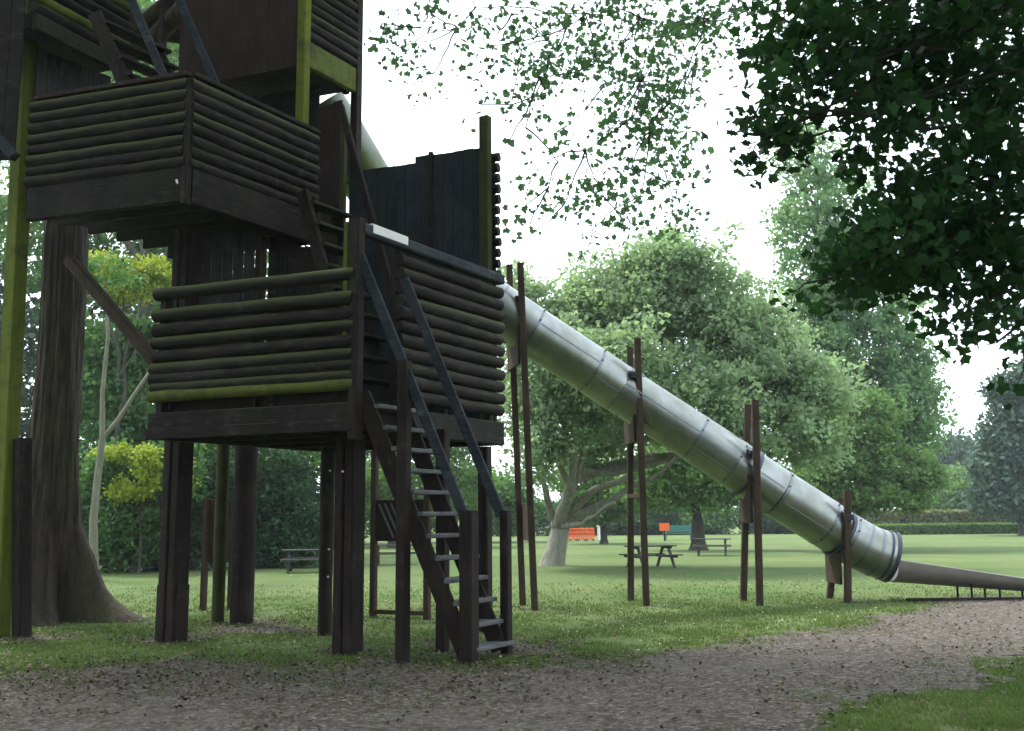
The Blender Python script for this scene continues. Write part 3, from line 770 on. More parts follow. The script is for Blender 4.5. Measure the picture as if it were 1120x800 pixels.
a = g(707, 663); b_ = Vector((at(690, 661, a.y+1.06).x, a.y+1.06, 0)); zz = zat(700, 542, a.y)
MB().beam(Z(a, zz)+Vector((0, .05, 0)), Z(b_, zz)-Vector((0, .05, 0)), .06, .08).build('support_rung', MW['brown'], slide)

# two timber frames behind the tower
def frame(a, b, ztop, zp0, zp1, lab, slats, bottom):
    t = empty('timber_frame', (a.x, a.y, 0), label=lab, cat='timber frame')
    for p in (a, b): MB().beam(Z(p, -.03), Z(p, ztop), .1, .1, ch=.01).build('post', MW['brown'], t)
    d = (b-a).normalized(); nn = Vector((-d.y, d.x, 0))
    pn = MB().beam(Z(a+d*.05, (zp0+zp1)/2)+nn*.0, Z(b-d*.05, (zp0+zp1)/2), .03, zp1-zp0).build('panel', MW['brown' if not slats else 'darkv'], t)
    if slats:
        ln = (b-a).length-.12; n_ = 5
        for i in range(n_):
            x0 = .1+i*(ln-.3)/n_; 
            p = a+d*x0-nn*.03; q = a+d*(x0+.28)-nn*.03
            MB().beam(Z(p, zp1-.06), Z(q, zp0+.06), .02, .035).build('slat', MW['tread'], pn)
    if bottom: MB().beam(Z(a+d*.05, .1), Z(b-d*.05, .1), .06, .07).build('bottom_bar', MW['brown'], t)
    return t
a = g(408, 676); b_ = g(467, 678)
frame(a, b_, Z1b+1.5, zat(430, 592, a.y), zat(430, 547, a.y), 'brown timber frame with a dark panel of diagonal slats behind the leg', True, True)
a = g(222, 668); b_ = g(252, 668)
frame(a, b_, zat(222, 545, a.y), zat(222, 612, a.y), zat(222, 547, a.y), 'low brown timber frame with plain panel near the round grey leg', False, False)

# ------------------------------------------------------------------ picnic tables and small things
def copy_tree(o, parent=None):
    c = o.copy(); COL.objects.link(c); c.parent = parent
    for ch in list(o.children): copy_tree(ch, c)
    return c
def picnic():
    t = empty('picnic_table', (0, 0, 0)); t['_local'] = 1
    q = MB()
    for i in range(5): q.beam((-.9, -.3+i*.15, .74), (.9, -.3+i*.15, .74), .135, .04)
    q.build('tabletop', MW['table'], t)
    for s in (-1, 1):
        q = MB()
        for k in (0, .13): q.beam((-.9, s*(.62+k), .44), (.9, s*(.62+k), .44), .115, .04)
        q.build('bench_seat', MW['table'], t)
    for s in (-1, 1):
        q = MB()
        for k in (-1, 1): q.beam((s*.62, k*.66, 0), (s*.62, k*.2, .72), .06, .1, (1, 0, 0))
        q.beam((s*.67, -.8, .39), (s*.67, .8, .39), .045, .09); q.beam((s*.67, -.36, .69), (s*.67, .36, .69), .045, .08)
        q.build('leg', MW['table'], t)
    del t['_local']
    return t
proto = picnic()
spots = [(712, 621, 20, 'picnic table on the lawn behind the second pair of slide posts'),
         (779, 608, -12, 'picnic table in front of the small tree trunk, farthest to the right'),
         (430, 618, 5, 'picnic table seen through the legs behind the slatted frame'),
         (336, 626, 8, 'picnic table half hidden left of the central tower legs')]
for i, (px, py, rz, lab) in enumerate(spots):
    o = proto if i == 0 else copy_tree(proto)
    p = g(px, py); o.location = p; o.scale = (.86, .86, .9); o.rotation_euler = (0, 0, R(rz))
    tag(o, 'weathered grey '+lab, 'picnic table', 'wooden picnic tables on the lawn')

# orange safety barrier, orange sign, teal bench, white marker post, all far off
Yf = 62
def barrier(pa, pb, h, lab, npan=3):
    t = empty('safety_barrier', tuple(pa), label=lab, cat='barrier')
    d = (pb-pa)
    for i in range(npan):
        a = pa+d*(i/npan+.01); b = pa+d*((i+1)/npan-.01); q = MB()
        for z in (.12, .34, .56, h): q.beam(Z(a, z), Z(b, z), .05, .09)
        for s in (0, .25, .5, .75, 1): c = a.lerp(b, s); q.beam(Z(c, 0.08), Z(c, h), .07, .05)
        q.build('barrier_panel', M_orange, t)
        q = MB()
        for s in (.1, .9): c = a.lerp(b, s); MB().beam(c+Vector((0, -.25, .04)), c+Vector((0, .25, .04)), .1, .08).build('foot', M_ring, t)
barrier(g(622, 592), g(650, 591.5), .8, 'orange plastic safety barrier on the far lawn beside the pale tree trunk')
t_ = g(727, 592); sg = empty('site_sign', tuple(t_), label='small orange sign board on a post on the far lawn', cat='sign')
MB().beam(Z(t_, 0), Z(t_, 1.2), .08, .08).build('post', MW['dark'], sg)
MB().beam(Z(t_, .9)+Vector((-.32, -.06, 0)), Z(t_, .9)+Vector((.32, -.06, 0)), .03, .48).build('sign_board', M_orange, sg)
t_ = g(742, 591); bn = empty('park_bench', tuple(t_), label='teal painted park bench beside the orange sign', cat='bench')
q = MB()
for k in range(3): q.beam(t_+Vector((-1, -.3+k*.14, .45)), t_+Vector((1, -.3+k*.14, .45)), .12, .04)
q.build('seat', M_teal, bn); q = MB()
for k in range(3): q.beam(t_+Vector((-1, .18+k*.02, .6+k*.15)), t_+Vector((1, .18+k*.02, .6+k*.15)), .03, .12)
q.build('backrest', M_teal, bn)
for s in (-1, 1): MB().beam(t_+Vector((s*.85, -.25, 0)), t_+Vector((s*.85, -.25, .44)), .06, .06).beam(t_+Vector((s*.85, .18, 0)), t_+Vector((s*.85, .2, .9)), .06, .06).build('leg', M_teal, bn)
t_ = g(655, 591); MB().beam(Z(t_, 0), Z(t_, .9), .16, .16).beam(Z(t_, .9), Z(t_, 1.0), .22, .22)
wp = MB().beam(Z(t_, 0), Z(t_, .9), .16, .16).beam(Z(t_, .9), Z(t_, 1.0), .22, .22).build('marker_post', M_white)
tag(wp, 'short white marker post on the far lawn at the end of the orange barrier', 'post')

# ------------------------------------------------------------------ trees
# big tree that the tower is built against
tb = at(50, 640, 16.7); tb.z = 0
bt_ = empty('plane_tree', (tb.x, tb.y, 0), label='huge brown-barked tree with flaring roots behind the tall green post', cat='tree')
_a, _zz = np.meshgrid(np.arange(120)/120*24, np.concatenate([np.linspace(-.1, 3, 46), np.linspace(3.1, 11, 60)])*3+9); _tn = vnoise(_a, _zz, 1.0, 77)+.6*vnoise(_a, _zz, 2.7, 78)
mb = MB(); vs = []; fs = []; n_ = 120
zl = [-.1, .05, .15, .3, .5, .8, 1.2, 1.7, 2.3, 3, 4, 5, 6.5, 8, 9.5, 11]
rl = [1.12, .98, .86, .76, .68, .61, .54, .48, .43, .39, .36, .345, .34, .33, .31, .28]
_z = list(np.concatenate([np.linspace(-.1, 3, 46), np.linspace(3.1, 11, 60)])); rl = list(np.interp(_z, zl, rl)); zl = _z
for k, (z, r) in enumerate(zip(zl, rl)):
    for j in range(n_):
        a = 2*math.pi*j/n_; am = max(0, 1-z/1.6)
        rr = r*(1+am*.30*math.cos(5*a+.6)+am*.20*math.cos(9*a+2)+.07*math.cos(4*a+z*.5)+.05*math.sin(3*a+z*1.3)+.03*math.sin(11*a+z*2)+.022*math.sin(23*a+1.5*math.sin(z*1.1))+.016*math.sin(41*a+2*math.sin(z*2.3)+z)+.05*float(_tn[k, j]))
        if 0 < (a % 6.283) < 1.0 or a > 5.6: rr *= 1+.25*am
        vs.append((tb.x+math.cos(a)*rr, tb.y+math.sin(a)*rr, z))
for k in range(len(zl)-1):
    for j in range(n_): fs.append((k*n_+j, k*n_+(j+1) % n_, (k+1)*n_+(j+1) % n_, (k+1)*n_+j))
mb.add(vs, fs)
top = Vector((tb.x, tb.y, 10.9))
# hanging sprays in front of the sky, read off the photo: (px, py, spread x, spread y, leaves)
sprays = [(420,25,28,16,40),(440,50,20,12,34),(470,12,30,12,40),(520,8,40,14,50),(425,56,12,8,26),(445,92,12,6,10),(475,80,16,8,12),(540,50,16,16,40),(545,35,26,14,24),(600,45,22,16,46),(570,55,26,22,60),(590,85,30,14,60),(620,30,36,26,60),(640,15,40,16,60),
 (650,70,24,18,70),(600,62,26,14,50),(560,108,22,10,60),(585,105,16,8,36),(520,112,10,10,22),(575,140,12,12,16),(555,157,8,4,8),(620,138,8,5,16),(608,150,6,5,9),(680,50,34,36,150),(700,90,38,30,190),(660,95,24,18,80),(730,40,36,40,210),(770,20,40,26,170),(760,70,30,30,140),
 (690,130,36,20,110),(670,140,16,12,40),(730,115,32,26,150),(710,145,30,14,80),(640,165,16,10,24),(580,185,12,10,26),(610,178,10,8,18),(600,205,12,16,34),(618,222,14,10,30),(568,232,10,7,14),(580,245,8,6,12),(575,262,12,10,16),(650,195,16,10,26),(660,215,22,12,46),(690,185,24,14,60),(720,175,26,14,60),(730,200,28,12,70),
 (700,215,24,12,50),(650,250,14,12,30),(690,245,14,10,24),(680,240,16,12,26),(735,232,20,12,40),(750,150,18,20,50),(740,245,20,12,40),(800,10,30,16,90),(825,6,18,14,70),(560,15,30,14,40),(500,30,16,10,18),(460,30,24,14,16),(700,20,40,24,120),(650,45,24,20,70),(600,15,40,16,50)]
PP = []; RR = []; twigs = MB()
hubs = []
for (px, py, sx, sy, c) in sprays:
    Y = random.uniform(12.2, 15.2); ctr_ = at(px, py, Y); s = Y/F
    c = int(c*1.05)
    q = np.random.default_rng(px*7+py).normal(size=(c, 3))
    # leaves gather in twos and threes along drooping twigs
    n3 = max(2, c//7); hub = rng.normal(size=(n3, 3))*np.array([sx*s*.62, .5, sy*s*.62])
    k = rng.integers(0, n3, c)
    pts = np.array(ctr_)+hub[k]+rng.normal(size=(c, 3))*np.array([.13, .13, .09])
    PP.append(pts); RR.append(rng.random(c)*.6+.2)
    hubs.append((ctr_, [np.array(ctr_)+h_ for h_ in hub]))
limbs4 = []
for (tx, tz, ty) in ((-3.5, 13, 14), (.5, 12.2, 13.6), (2.3, 11.8, 13.4), (4.2, 12, 14.5), (-7, 14, 12), (-11, 13, 18), (-5, 14.5, 20)):
    e = Vector((tx, ty, tz)); limb(mb, top-Vector((0, 0, 1.2)), e, .2, .06, .05, 9, 10); limbs4.append(e)
for c, hs in hubs:
    # each spray hangs from a neighbouring spray higher up, the top ones from the limbs above
    cand = [o for o, _ in hubs if o.z > c.z+.12 and o is not c]
    nb2 = min(cand, key=lambda o: (o-c).length*(1.0 if o.x > c.x-.2 else 1.6)) if cand else None
    if nb2 is not None and (nb2-c).length < 2.5: limb(mb, nb2, c, .013, .007, .12, 6, 4)
    else: limb(mb, Vector((c.x+1.2, c.y, 12)), c, .02, .006, .08, 6, 4)
    for h_ in hs: limb(mb, c, Vector(h_), .0055, .003, .1, 3, 3)
mb.build('trunk', B_big, bt_, True)
# crown mass above the frame
blobs = [((tb.x+dx, tb.y+dy, z), (rx, ry, rz), 1) for dx, dy, z, rx, ry, rz in ((0, 0, 15, 4.5, 4.5, 3), (-4, 1, 14, 3.5, 3.5, 2.2), (3.5, -.5, 13.5, 3.5, 3, 1.6), (-1, 5, 14, 4, 3, 3), (1, -4, 14.5, 3.5, 2.5, 1.8), (7, -1, 12.9, 3, 2.5, 1.2), (0, 3.5, 10.5, 3.4, 1.2, 1.8))]
P2, r2 = clump_points(blobs, 34000, .5, 40)
PP = np.concatenate(PP+[P2[P2[:, 2] > 9.0]]); RR = np.concatenate(RR+[r2[P2[:, 2] > 9.0]])
leaves('crown', PP, .09, L['plane'], bt_, 'broad', .3, .5, rnd=RR, droop=.6)
cz = [((x, y, z), (3.4, 3.4, 1.3), 1) for x, y, z in ((-9, 10, 13), (-5, 10, 13), (-1, 9.5, 12.5), (3, 9.5, 12.5), (-9, 5, 12.5), (-5, 5, 12.5), (-1, 5, 12), (-9, 0, 12), (-5, 0, 12), (-1, 0, 11.5), (3, 4.5, 12), (7, 9, 12.5), (-8, 15, 15), (-4, 15, 15), (0, 14.5, 14.5), (-12, 13, 14), (-12, 8, 13))]  # unseen crown added overhead to keep light off the foreground
Pc, rc = clump_points(cz, 15000, .9, 30, core=.1)
leaves('added_shade_crown', Pc, .34, L['plane'], bt_, 'quad', 1.0, .3, rnd=rc)

# overhanging broad-leaved tree, trunk just outside the right edge
ob = Vector((6.3, 6.2, 0))
ot = empty('overhanging_tree', tuple(ob), label='dark leafy overhanging tree reaching in from the upper right corner', cat='tree')
mb = MB()
mb.path([ob-Vector((0, 0, .1)), ob+Vector((0, 0, .3)), ob+Vector((.05, 0, 1.5)), ob+Vector((0, .1, 3.2)), ob+Vector((-.1, .1, 5.0)), ob+Vector((-.1, .1, 8))], [.5, .38, .32, .28, .22, .1], 14)
masses = [(870,30,50,38,300,6.9),(930,40,60,50,520,7.1),(1000,40,60,50,560,7.2),(1080,40,60,60,620,7.0),(850,60,24,20,90,6.8),(900,80,50,40,360,7.0),(960,100,50,40,360,7.3),(1040,110,70,50,620,7.1),(1100,130,50,60,480,6.9),
 (850,105,26,20,110,6.8),(825,128,22,14,60,6.7),(838,150,16,14,30,6.7),(880,130,30,18,110,6.9),(860,160,18,16,40,6.8),(955,150,30,26,150,7.0),(990,190,50,40,420,7.2),(990,240,38,30,280,7.0),(1050,200,60,50,600,7.0),(1100,230,50,50,420,7.1),
 (938,265,28,20,150,6.9),(950,290,40,26,280,6.9),(905,296,18,10,50,6.8),(1000,270,50,34,420,7.1),(1010,300,36,22,180,7.0),(1060,270,50,30,300,7.2),(1090,300,40,30,220,7.0),(1070,330,24,20,90,6.9),(1050,345,20,18,60,6.9),(1100,350,26,24,120,7.0),(1062,370,16,12,30,6.9),(1090,375,14,10,24,6.9),(1130,380,20,40,90,7.0),(925,320,24,12,60,6.8),(880,310,14,8,18,6.8),(1010,10,120,20,400,6.8),(1120,180,40,160,500,6.8)]
PP = []; RR = []
for (px, py, sx, sy, c, Y) in masses:
    Y += random.uniform(-.35, .5); cc = at(px, py, Y); s = Y/F
    c = int(c*.95); n3 = max(2, c//12); hub = rng.uniform(-1, 1, size=(n3, 3)); hub *= np.array([sx*s, .55, sy*s]); k = rng.integers(0, n3, c)
    PP.append(np.array(cc)+hub[k]+rng.normal(size=(c, 3))*np.array([.085, .12, .065])); RR.append(rng.random(c))
    j = ob+Vector((-.1, .1, 4.6+random.uniform(-.8, 1.5))); limb(mb, j, cc, .028, .008, .06, 7, 7)
    for h_ in hub[:5]: limb(mb, cc, Vector(np.array(cc)+h_), .006, .003, .1, 3, 4)
# canopy above the frame, shading the path
for (x, y, z, rx, ry, rz) in ((5, 5, 8.0, 3.5, 3.5, 1.2), (-3.5, 3.5, 8.2, 3.2, 3, 1), (-6.5, 5.5, 8.6, 3, 3, 1), (3, 0, 8, 3.5, 3, 1.3), (-1.5, 0, 8, 3.5, 3, 1.3), (2.2, 3.5, 7.6, 3, 3, .9), (8, 9, 8.5, 3.5, 3.5, 1.2), (0, 5.2, 7.9, 3, 2.4, .8), (6.5, 1.5, 7.8, 3.5, 3, 1.2), (4.6, 8.6, 8.7, 2.2, 2.0, .8)):
    c = 3600; q = rng.normal(size=(c//12, 3)); q /= np.linalg.norm(q, axis=1)[:, None]; q *= (rng.random(c//12)**.4)[:, None]*np.array([rx, ry, rz])
    k = rng.integers(0, len(q), c); PP.append(np.array((x, y, z))+q[k]+rng.normal(size=(c, 3))*.22); RR.append(rng.random(c))
    limb(mb, ob+Vector((-.1, .1, 6)), Vector((x, y, z)), .09, .03, .05, 6, 8)
mb.build('trunk', B_dark, ot, True)
PPc = np.concatenate(PP); RRc = np.concatenate(RR)
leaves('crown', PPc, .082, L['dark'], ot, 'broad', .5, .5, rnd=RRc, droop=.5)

# unseen trees added around the viewpoint to darken tower and foreground
for i, (x, y, lab) in enumerate(((-13, -9, 'unseen dense shade tree added behind the viewpoint on the left'), (-3, -12, 'unseen dense shade tree added directly behind the viewpoint'), (8, -9, 'unseen dense shade tree added behind the viewpoint on the right'), (-18, 2, 'unseen dense shade tree added left of the viewpoint beyond the picture edge'))):
    bl = [((x+dx, y+dy, z), (rx, rx*.8, rz), 1) for dx, dy, z, rx, rz in ((0, 0, 4.5, 4.6, 3.2), (0, 0, 9, 5, 3.6), (2.5, 0, 7, 3.6, 3.2), (-2.5, 0, 6.5, 3.6, 3.2), (0, 1, 12.5, 3.6, 3))]
    tree('added_shade_tree', lab, 'tree', Vector((x, y, 0)), bl, 11000, .55, L['dark'], B_dark, r=.4, fork=.2, sub=1.0, per=30, group='unseen shade trees added around the viewpoint', core=.2)

# pale wide-spreading tree on the lawn
cb = g(605, 619)
blobs = [W(*b) for b in ((600,395,50,70,31,60,1.1),(572,350,32,55,31,40,.7),(640,335,45,45,32,60,.8),(700,330,65,50,32,80,1.2),(735,290,55,36,32,60,1),(670,400,70,50,30,80,1),(780,350,65,50,32,80,1.2),(830,395,60,50,32,80,1.2),(870,440,50,50,32,70,1.1),(760,430,70,50,31,80,1.1),(820,470,60,35,31,70,1),(700,465,55,34,33,60,.8),(620,455,55,40,31,60,1),(735,268,20,22,31,40,.6),(760,300,26,20,32,40,.6),(690,285,26,16,31,40,.5),(840,350,24,18,32,40,.5),(905,440,24,20,32,40,.5),(590,490,35,30,31,50,.8),(880,490,32,28,32,50,.8),(650,490,50,20,34,50,.6),(560,440,24,50,33,40,.6),(560,300,18,24,31,20,.25),(600,330,26,22,31,20,.4)) for b in [(b[0], b[1], b[4], b[2], b[3], b[5], b[6])]]
ct = tree('spreading_tree', 'wide silvery-green tree with forked pale trunk behind the slide', 'tree', cb, blobs, 86000, .18, L['pale'], B_pale, r=.34, fork=.17, sub=.62, per=60, core=.25, upb=.5, lean=(2.2, .3))
mb = MB()
for (px, py, Y, r) in ((628, 505, 31.3, .2), (690, 520, 31.2, .17), (650, 470, 31.5, .16), (740, 500, 31.4, .12), (590, 500, 31.6, .12), (672, 550, 30.6, .1)):
    limb(mb, at(610, 575, cb.y), at(px, py, Y), r*1.25, r*.5, .06, 8, 9)
mb.build('limbs', B_pale, ct, True)
# tall airy tree
tb2 = g(925, 589); Yt = 50; tb2 = Vector((at(926, 560, Yt).x, Yt, 0))
blobs = [W(px, py, Yt, rx, ry, None, w) for px, py, rx, ry, w in ((882,165,34,36,.5),(900,210,50,40,.6),(880,260,42,40,.6),(930,270,40,46,.6),(900,320,50,40,.7),(950,340,52,44,.7),(985,385,40,36,.7),(900,390,50,40,.8),(950,420,60,36,.9),(1000,430,30,34,.7),(905,450,46,34,.9),(890,350,32,30,.6),(930,460,56,34,1.1),(985,460,44,30,1),(880,450,30,34,.8),(1005,480,24,26,.8),(1005,405,18,14,.5),(870,130,10,14,.3))]
tree('tall_tree', 'tall airy blue-green tree rising right of the silvery tree', 'tree', tb2, blobs, 42000, .26, L['tall'], B_dark, r=.36, fork=.25, sub=.9, per=42, core=.3, upb=.3, top=at(900, 200, Yt).z)
# fresh green low tree on the right
Yq = 44; q = Vector((at(935, 560, Yq).x, Yq, 0))
tree('broad_tree', 'fresh green broad low tree above the lower end of the slide', 'tree', q, [W(px, py, Yq, rx, ry, None, w) for px, py, rx, ry, w in ((930,505,46,24,1),(970,522,36,16,1),(1008,522,26,12,1),(940,545,66,12,1),(885,528,40,22,1),(962,480,22,14,.7),(992,500,18,12,.7),(1022,512,12,6,.5),(915,468,30,18,.7),(992,548,32,8,.7),(945,440,26,16,.4),(975,455,16,8,.4),(905,556,40,9,.6))], 30000, .21, L['broad'], B_dark, r=.22, fork=.2, sub=.6, core=.2)
# small tree with the picnic table in front
Yq = 48; q = g(764, 602)
tree('small_tree', 'small bright green tree with short dark trunk under the slide', 'tree', q, [W(px, py, q.y, rx, ry, None, 1) for px, py, rx, ry in ((735,510,40,26),(770,530,40,24),(800,520,36,26),(715,535,34,22),(755,500,40,24))], 22000, .22, L['fresh'], B_dark, r=.34, fork=.3, sub=.7)
q = Vector((at(660, 560, 60).x, 60, 0))
tree('small_tree', 'fresh green tree in the gap right of the pale forked trunk', 'tree', q, [W(px, py, 60, rx, ry, None, 1) for px, py, rx, ry in ((640,525,36,26),(680,535,36,24),(665,550,40,20))], 14000, .26, L['fresh'], B_dark, r=.2, fork=.3, sub=.8)
# background belt: individual trees
def bush(name, lab, px, py, Y, rx, ry, n, leaf, mat, group=None, extra=(), sub=.6, cat='shrub', r=.12):
    base = Vector((at(px, py, Y).x, Y, 0))
    bl = [W(px, py, Y, rx, ry, rx*.7, 1)]+[W(a, b, Y, c, d_, c*.7, 1) for a, b, c, d_ in extra]
    return tree(name, lab, cat, base, bl, n, leaf, mat, B_dark, r=r, fork=.3, sub=sub, group=group, core=.3)
bush('distant_tree', 'dark blue-green tree at the right edge behind the hedge', 1112, 470, 72, 30, 60, 26000, .4, L['far'], extra=((1135,420,30,50),(1090,520,28,30),(1120,540,44,26),(1150,480,50,80),(1086,480,14,20),(1100,425,14,14),(1075,548,22,12)), sub=1.1, cat='tree', r=.4)
bush('distant_tree', 'hazy rounded tree between the tall tree and the right edge', 1040, 500, 120, 34, 26, 9000, .6, L['far'], extra=((1010,520,26,30),(1062,520,26,30),(1040,535,40,26)), sub=1.8, cat='tree', r=.5)
bush('distant_tree', 'pale green distant tree low behind the olive hedge', 1050, 535, 100, 34, 22, 7000, .5, L['fresh'], extra=((1080,548,26,16),(1010,550,26,14)), sub=1.5, cat='tree', r=.4)
for i, (px, lab) in enumerate(((560, 'dark shrub far behind the left side of the pale trunk'), (640, 'dark shrub far behind the orange barrier'), (700, 'dark shrub far behind the slide posts'), (765, 'dark shrub behind the teal bench'), (850, 'dark shrub behind the third pair of slide posts'), (920, 'dark shrub behind the low end of the slide'))):
    bush('dark_shrub', lab, px, 567, 88, 42, 20, 8000, .36, L['mid' if i % 2 else 'ivy'], group='shrubs along the far lawn edge', sub=1.0)
def hedge(name, lab, a, b, w, h, n, leaf, mat):
    t = empty(name, tuple((a+b)/2), label=lab, cat='hedge'); c = (a+b)/2
    L_ = (b-a).length; d = (b-a).normalized(); nn = Vector((-d.y, d.x, 0))
    m = n; q = rng.uniform(-.5, .5, (m, 3)); side = rng.integers(0, 3, m)
    q[side == 0, 1] = -.5*np.sign(rng.random((side == 0).sum())+.2); q[side == 1, 2] = .5
    q += rng.normal(0, .03, (m, 3))
    P = np.array(c)+q[:, :1]*L_*np.array(d)+q[:, 1:2]*w*np.array(nn)+np.array((0, 0, h/2))+q[:, 2:]*h*np.array((0, 0, 1))
    leaves('foliage', P, leaf, mat, t, 'quad', .5)
    s = MB(); s.beam(a+Vector((0, 0, h*.45)), b+Vector((0, 0, h*.45)), w*.8, h*.85); s.build('stems', L['ivy'], t)
hedge('clipped_hedge', 'long clipped olive hedge at the far right edge of the lawn', Vector((at(945, 570, 84).x, 84, 0)), Vector((at(1290, 570, 84).x, 84, 0)), 1.6, 1.75, 16000, .28, L['olive'])
hedge('low_hedge', 'low green planting strip in front of the olive hedge', Vector((at(950, 580, 79).x, 79, 0)), Vector((at(1290, 580, 79).x, 79, 0)), 1.2, .75, 12000, .24, L['fresh'])
# left-hand woodland edge
for (px, py, Y, rx, ry, mt, lab, ex) in (
    (120, 560, 32, 34, 60, 'mid', 'leafy green shrub just right of the big tree roots', ((135,590,30,30),)),
    (150, 575, 31.5, 40, 34, 'mid', 'mid-green leafy shrub beneath the lime-yellow shrub', ((190,520,24,40),(120,520,20,30))),
    (205, 570, 33, 40, 55, 'ivy', 'deep green shrub behind the left front tower leg', ((230,540,30,50),(180,600,30,25))),
    (300, 555, 34, 48, 70, 'ivy', 'very dark shrub between the grey round leg and the central legs', ((330,590,30,34),(280,600,34,24))),
    (60, 560, 33, 40, 70, 'ivy', 'dark shrub mostly hidden behind the big trunk', ())):
    bush('woodland_shrub', lab, px, py, Y, rx, ry, 15000, .17, L[mt], group='shrubs at the woodland edge', extra=ex)
bush('yellow_shrub', 'bright lime-yellow shrub in front of the dark woodland edge', 158, 505, 30.6, 22, 20, 3400, .12, L['yellow'], extra=((140,540,22,14),(124,495,20,8),(206,512,6,26),(165,528,18,18)), sub=.34, r=.04)
bush('hanging_yellow_tree', 'lime-yellow leafed tree seen just under the second deck', 135, 298, 36, 56, 16, 6500, .15, L['yellow'], extra=((168,308,28,22),(100,290,26,12),(130,320,40,10)), sub=.5, cat='tree')
bush('woodland_tree', 'mid-green tree behind the forked sapling', 125, 430, 38, 44, 70, 15000, .23, L['mid'], extra=((150,480,36,40),(100,400,30,60),(165,380,30,30)), sub=.7, cat='tree', r=.25)
bush('woodland_tree', 'green tree behind the lower deck seen between the back legs', 250, 510, 42, 50, 40, 12000, .23, L['fresh'], extra=((210,500,34,34),(310,480,40,40)), sub=.7, cat='tree', r=.25)
bush('woodland_tree', 'tall green tree rising behind the top of the tower', 170, 90, 46, 90, 110, 26000, .28, L['fresh'], extra=((260,100,60,100),(80,160,70,100),(300,200,50,90),(120,30,70,60)), sub=.9, cat='tree', r=.45)
bush('woodland_tree', 'tall mid-green tree behind the upper deck on the left', 60, 250, 50, 90, 90, 18000, .3, L['mid'], extra=((190,290,80,80),(290,330,60,80),(230,400,80,60)), sub=1, cat='tree', r=.45)
bush('distant_tree', 'bright green tree seen between the central legs and the stairs', 430, 530, 56, 50, 40, 12000, .28, L['fresh'], extra=((500,530,50,40),(400,555,40,30),(470,480,50,30)), sub=.9, cat='tree', r=.25)
bush('distant_tree', 'darker green tree seen behind the foot of the stairs', 520, 545, 66, 48, 30, 9000, .32, L['mid'], extra=((460,560,40,22),(560,550,40,30)), sub=1, cat='tree', r=.25)
# woodland mass far behind on the left
P, rn = clump_points([W(px, py, 64, rx, ry, 50, 1) for px, py, rx, ry in ((-160,400,150,220),(0,420,110,200),(150,430,100,170),(290,470,80,130),(380,530,60,70))], 42000, 1.6, 50, core=.2)
tag(leaves('woodland', P, .5, L['ivy'], None, 'quad', .5, rnd=rn), 'dark dense woodland filling the left background', 'woodland', kind='stuff')
# forked sapling
sb_ = Vector((at(104, 619, 28).x, 28, 0))
sp = empty('forked_sapling', tuple(sb_), label='slender pale forked sapling stem between the big trunk and the lower deck', cat='tree')
mb = MB(); fk = at(112, 480, 28)
mb.path([sb_, at(102, 570, 28), at(107, 520, 28), fk], [.13, .11, .1, .09], 9); mb.path([fk, at(112, 430, 28), at(118, 370, 28), at(116, 300, 28)], [.08, .06, .05, .03], 8); mb.path([fk, at(130, 458, 28), at(148, 430, 28), at(170, 398, 28), at(200, 360, 28)], [.07, .06, .05, .045, .03], 8)
mb.build('trunk', B_sap, sp, True)
P, rn = clump_points([W(112, 300, 28, 40, 18, None, 1), W(205, 350, 28, 30, 20, None, 1)], 1100, .35, 20)
leaves('crown', P, .16, L['mid'], sp, rnd=rn)

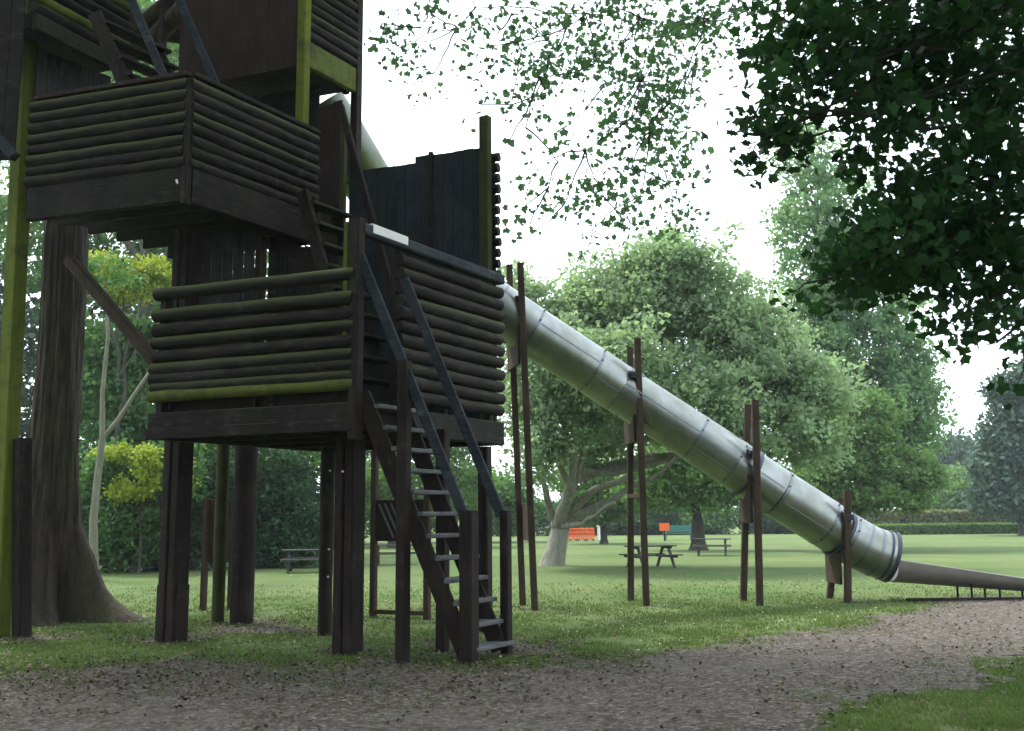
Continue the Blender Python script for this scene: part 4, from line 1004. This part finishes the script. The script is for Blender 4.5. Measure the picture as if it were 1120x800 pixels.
# air: a closed box of thin haze round everything
hm = bpy.data.materials.new('haze'); hm.use_nodes = True; hn = hm.node_tree; hn.nodes.clear()
pv = hn.nodes.new('ShaderNodeVolumePrincipled'); ho = hn.nodes.new('ShaderNodeOutputMaterial')
pv.inputs['Color'].default_value = (.86, .94, 1, 1); pv.inputs['Density'].default_value = .0005; pv.inputs['Anisotropy'].default_value = .2
hn.links.new(pv.outputs[0], ho.inputs['Volume'])
hz = MB(); hz.add([(x, y, z) for z in (-1, 32) for x, y in ((-901, -201), (901, -201), (901, 1801), (-901, 1801))], [(0, 3, 2, 1), (4, 5, 6, 7), (0, 1, 5, 4), (1, 2, 6, 5), (2, 3, 7, 6), (3, 0, 4, 7)])
tag(hz.build('haze', hm), 'thin pale bluish haze over the whole park', 'haze', kind='stuff')

# ------------------------------------------------------------------ sky and sun
SUN_EL, SUN_AZ = 58, -45       # azimuth measured from straight ahead (+Y) towards +X
wd = bpy.data.worlds.new('World'); S.world = wd; wd.use_nodes = True; nt = wd.node_tree; nt.nodes.clear()
sky = N(nt, 'ShaderNodeTexSky'); sky.sky_type = 'NISHITA'; sky.sun_disc = False
sky.sun_elevation = R(SUN_EL); sky.sun_rotation = R(SUN_AZ); sky.dust_density = 4; sky.air_density = 1.2; sky.ozone_density = 1.5
tcw = N(nt, 'ShaderNodeTexCoord'); cn = N(nt, 'ShaderNodeTexNoise'); cn.inputs['Scale'].default_value = 2.2; cn.inputs['Detail'].default_value = 5
mpw = N(nt, 'ShaderNodeMapping'); mpw.inputs['Scale'].default_value = (1, 1, 2.2); nt.links.new(tcw.outputs['Generated'], mpw.inputs[0]); nt.links.new(mpw.outputs[0], cn.inputs['Vector'])
cf = ramp(nt, cn.outputs['Fac'], [(.25, .72), (.6, 1.0)])
ccol = (12.6, 14.3, 15.4)
c = mix(nt, cf, sky.outputs[0], ccol)
bg = N(nt, 'ShaderNodeBackground'); bg.inputs['Strength'].default_value = .1; nt.links.new(c, bg.inputs[0])
ow = N(nt, 'ShaderNodeOutputWorld'); nt.links.new(bg.outputs[0], ow.inputs[0])
sd = bpy.data.lights.new('sun', 'SUN'); so = bpy.data.objects.new('sun', sd); COL.objects.link(so)
sd.energy = 3.0; sd.angle = R(10); sd.color = (1, .96, .88)
dv = Vector((math.sin(R(SUN_AZ))*math.cos(R(SUN_EL)), math.cos(R(SUN_AZ))*math.cos(R(SUN_EL)), math.sin(R(SUN_EL))))
so.rotation_euler = dv.to_track_quat('Z', 'Y').to_euler(); so.location = (0, 0, 30)

S.render.engine = 'CYCLES'
S.view_settings.view_transform = 'Standard'; S.view_settings.look = 'None'; S.view_settings.gamma = 1
S.view_settings.exposure = 1.1
S.cycles.max_bounces = 6; S.cycles.transparent_max_bounces = 8; S.cycles.transmission_bounces = 4
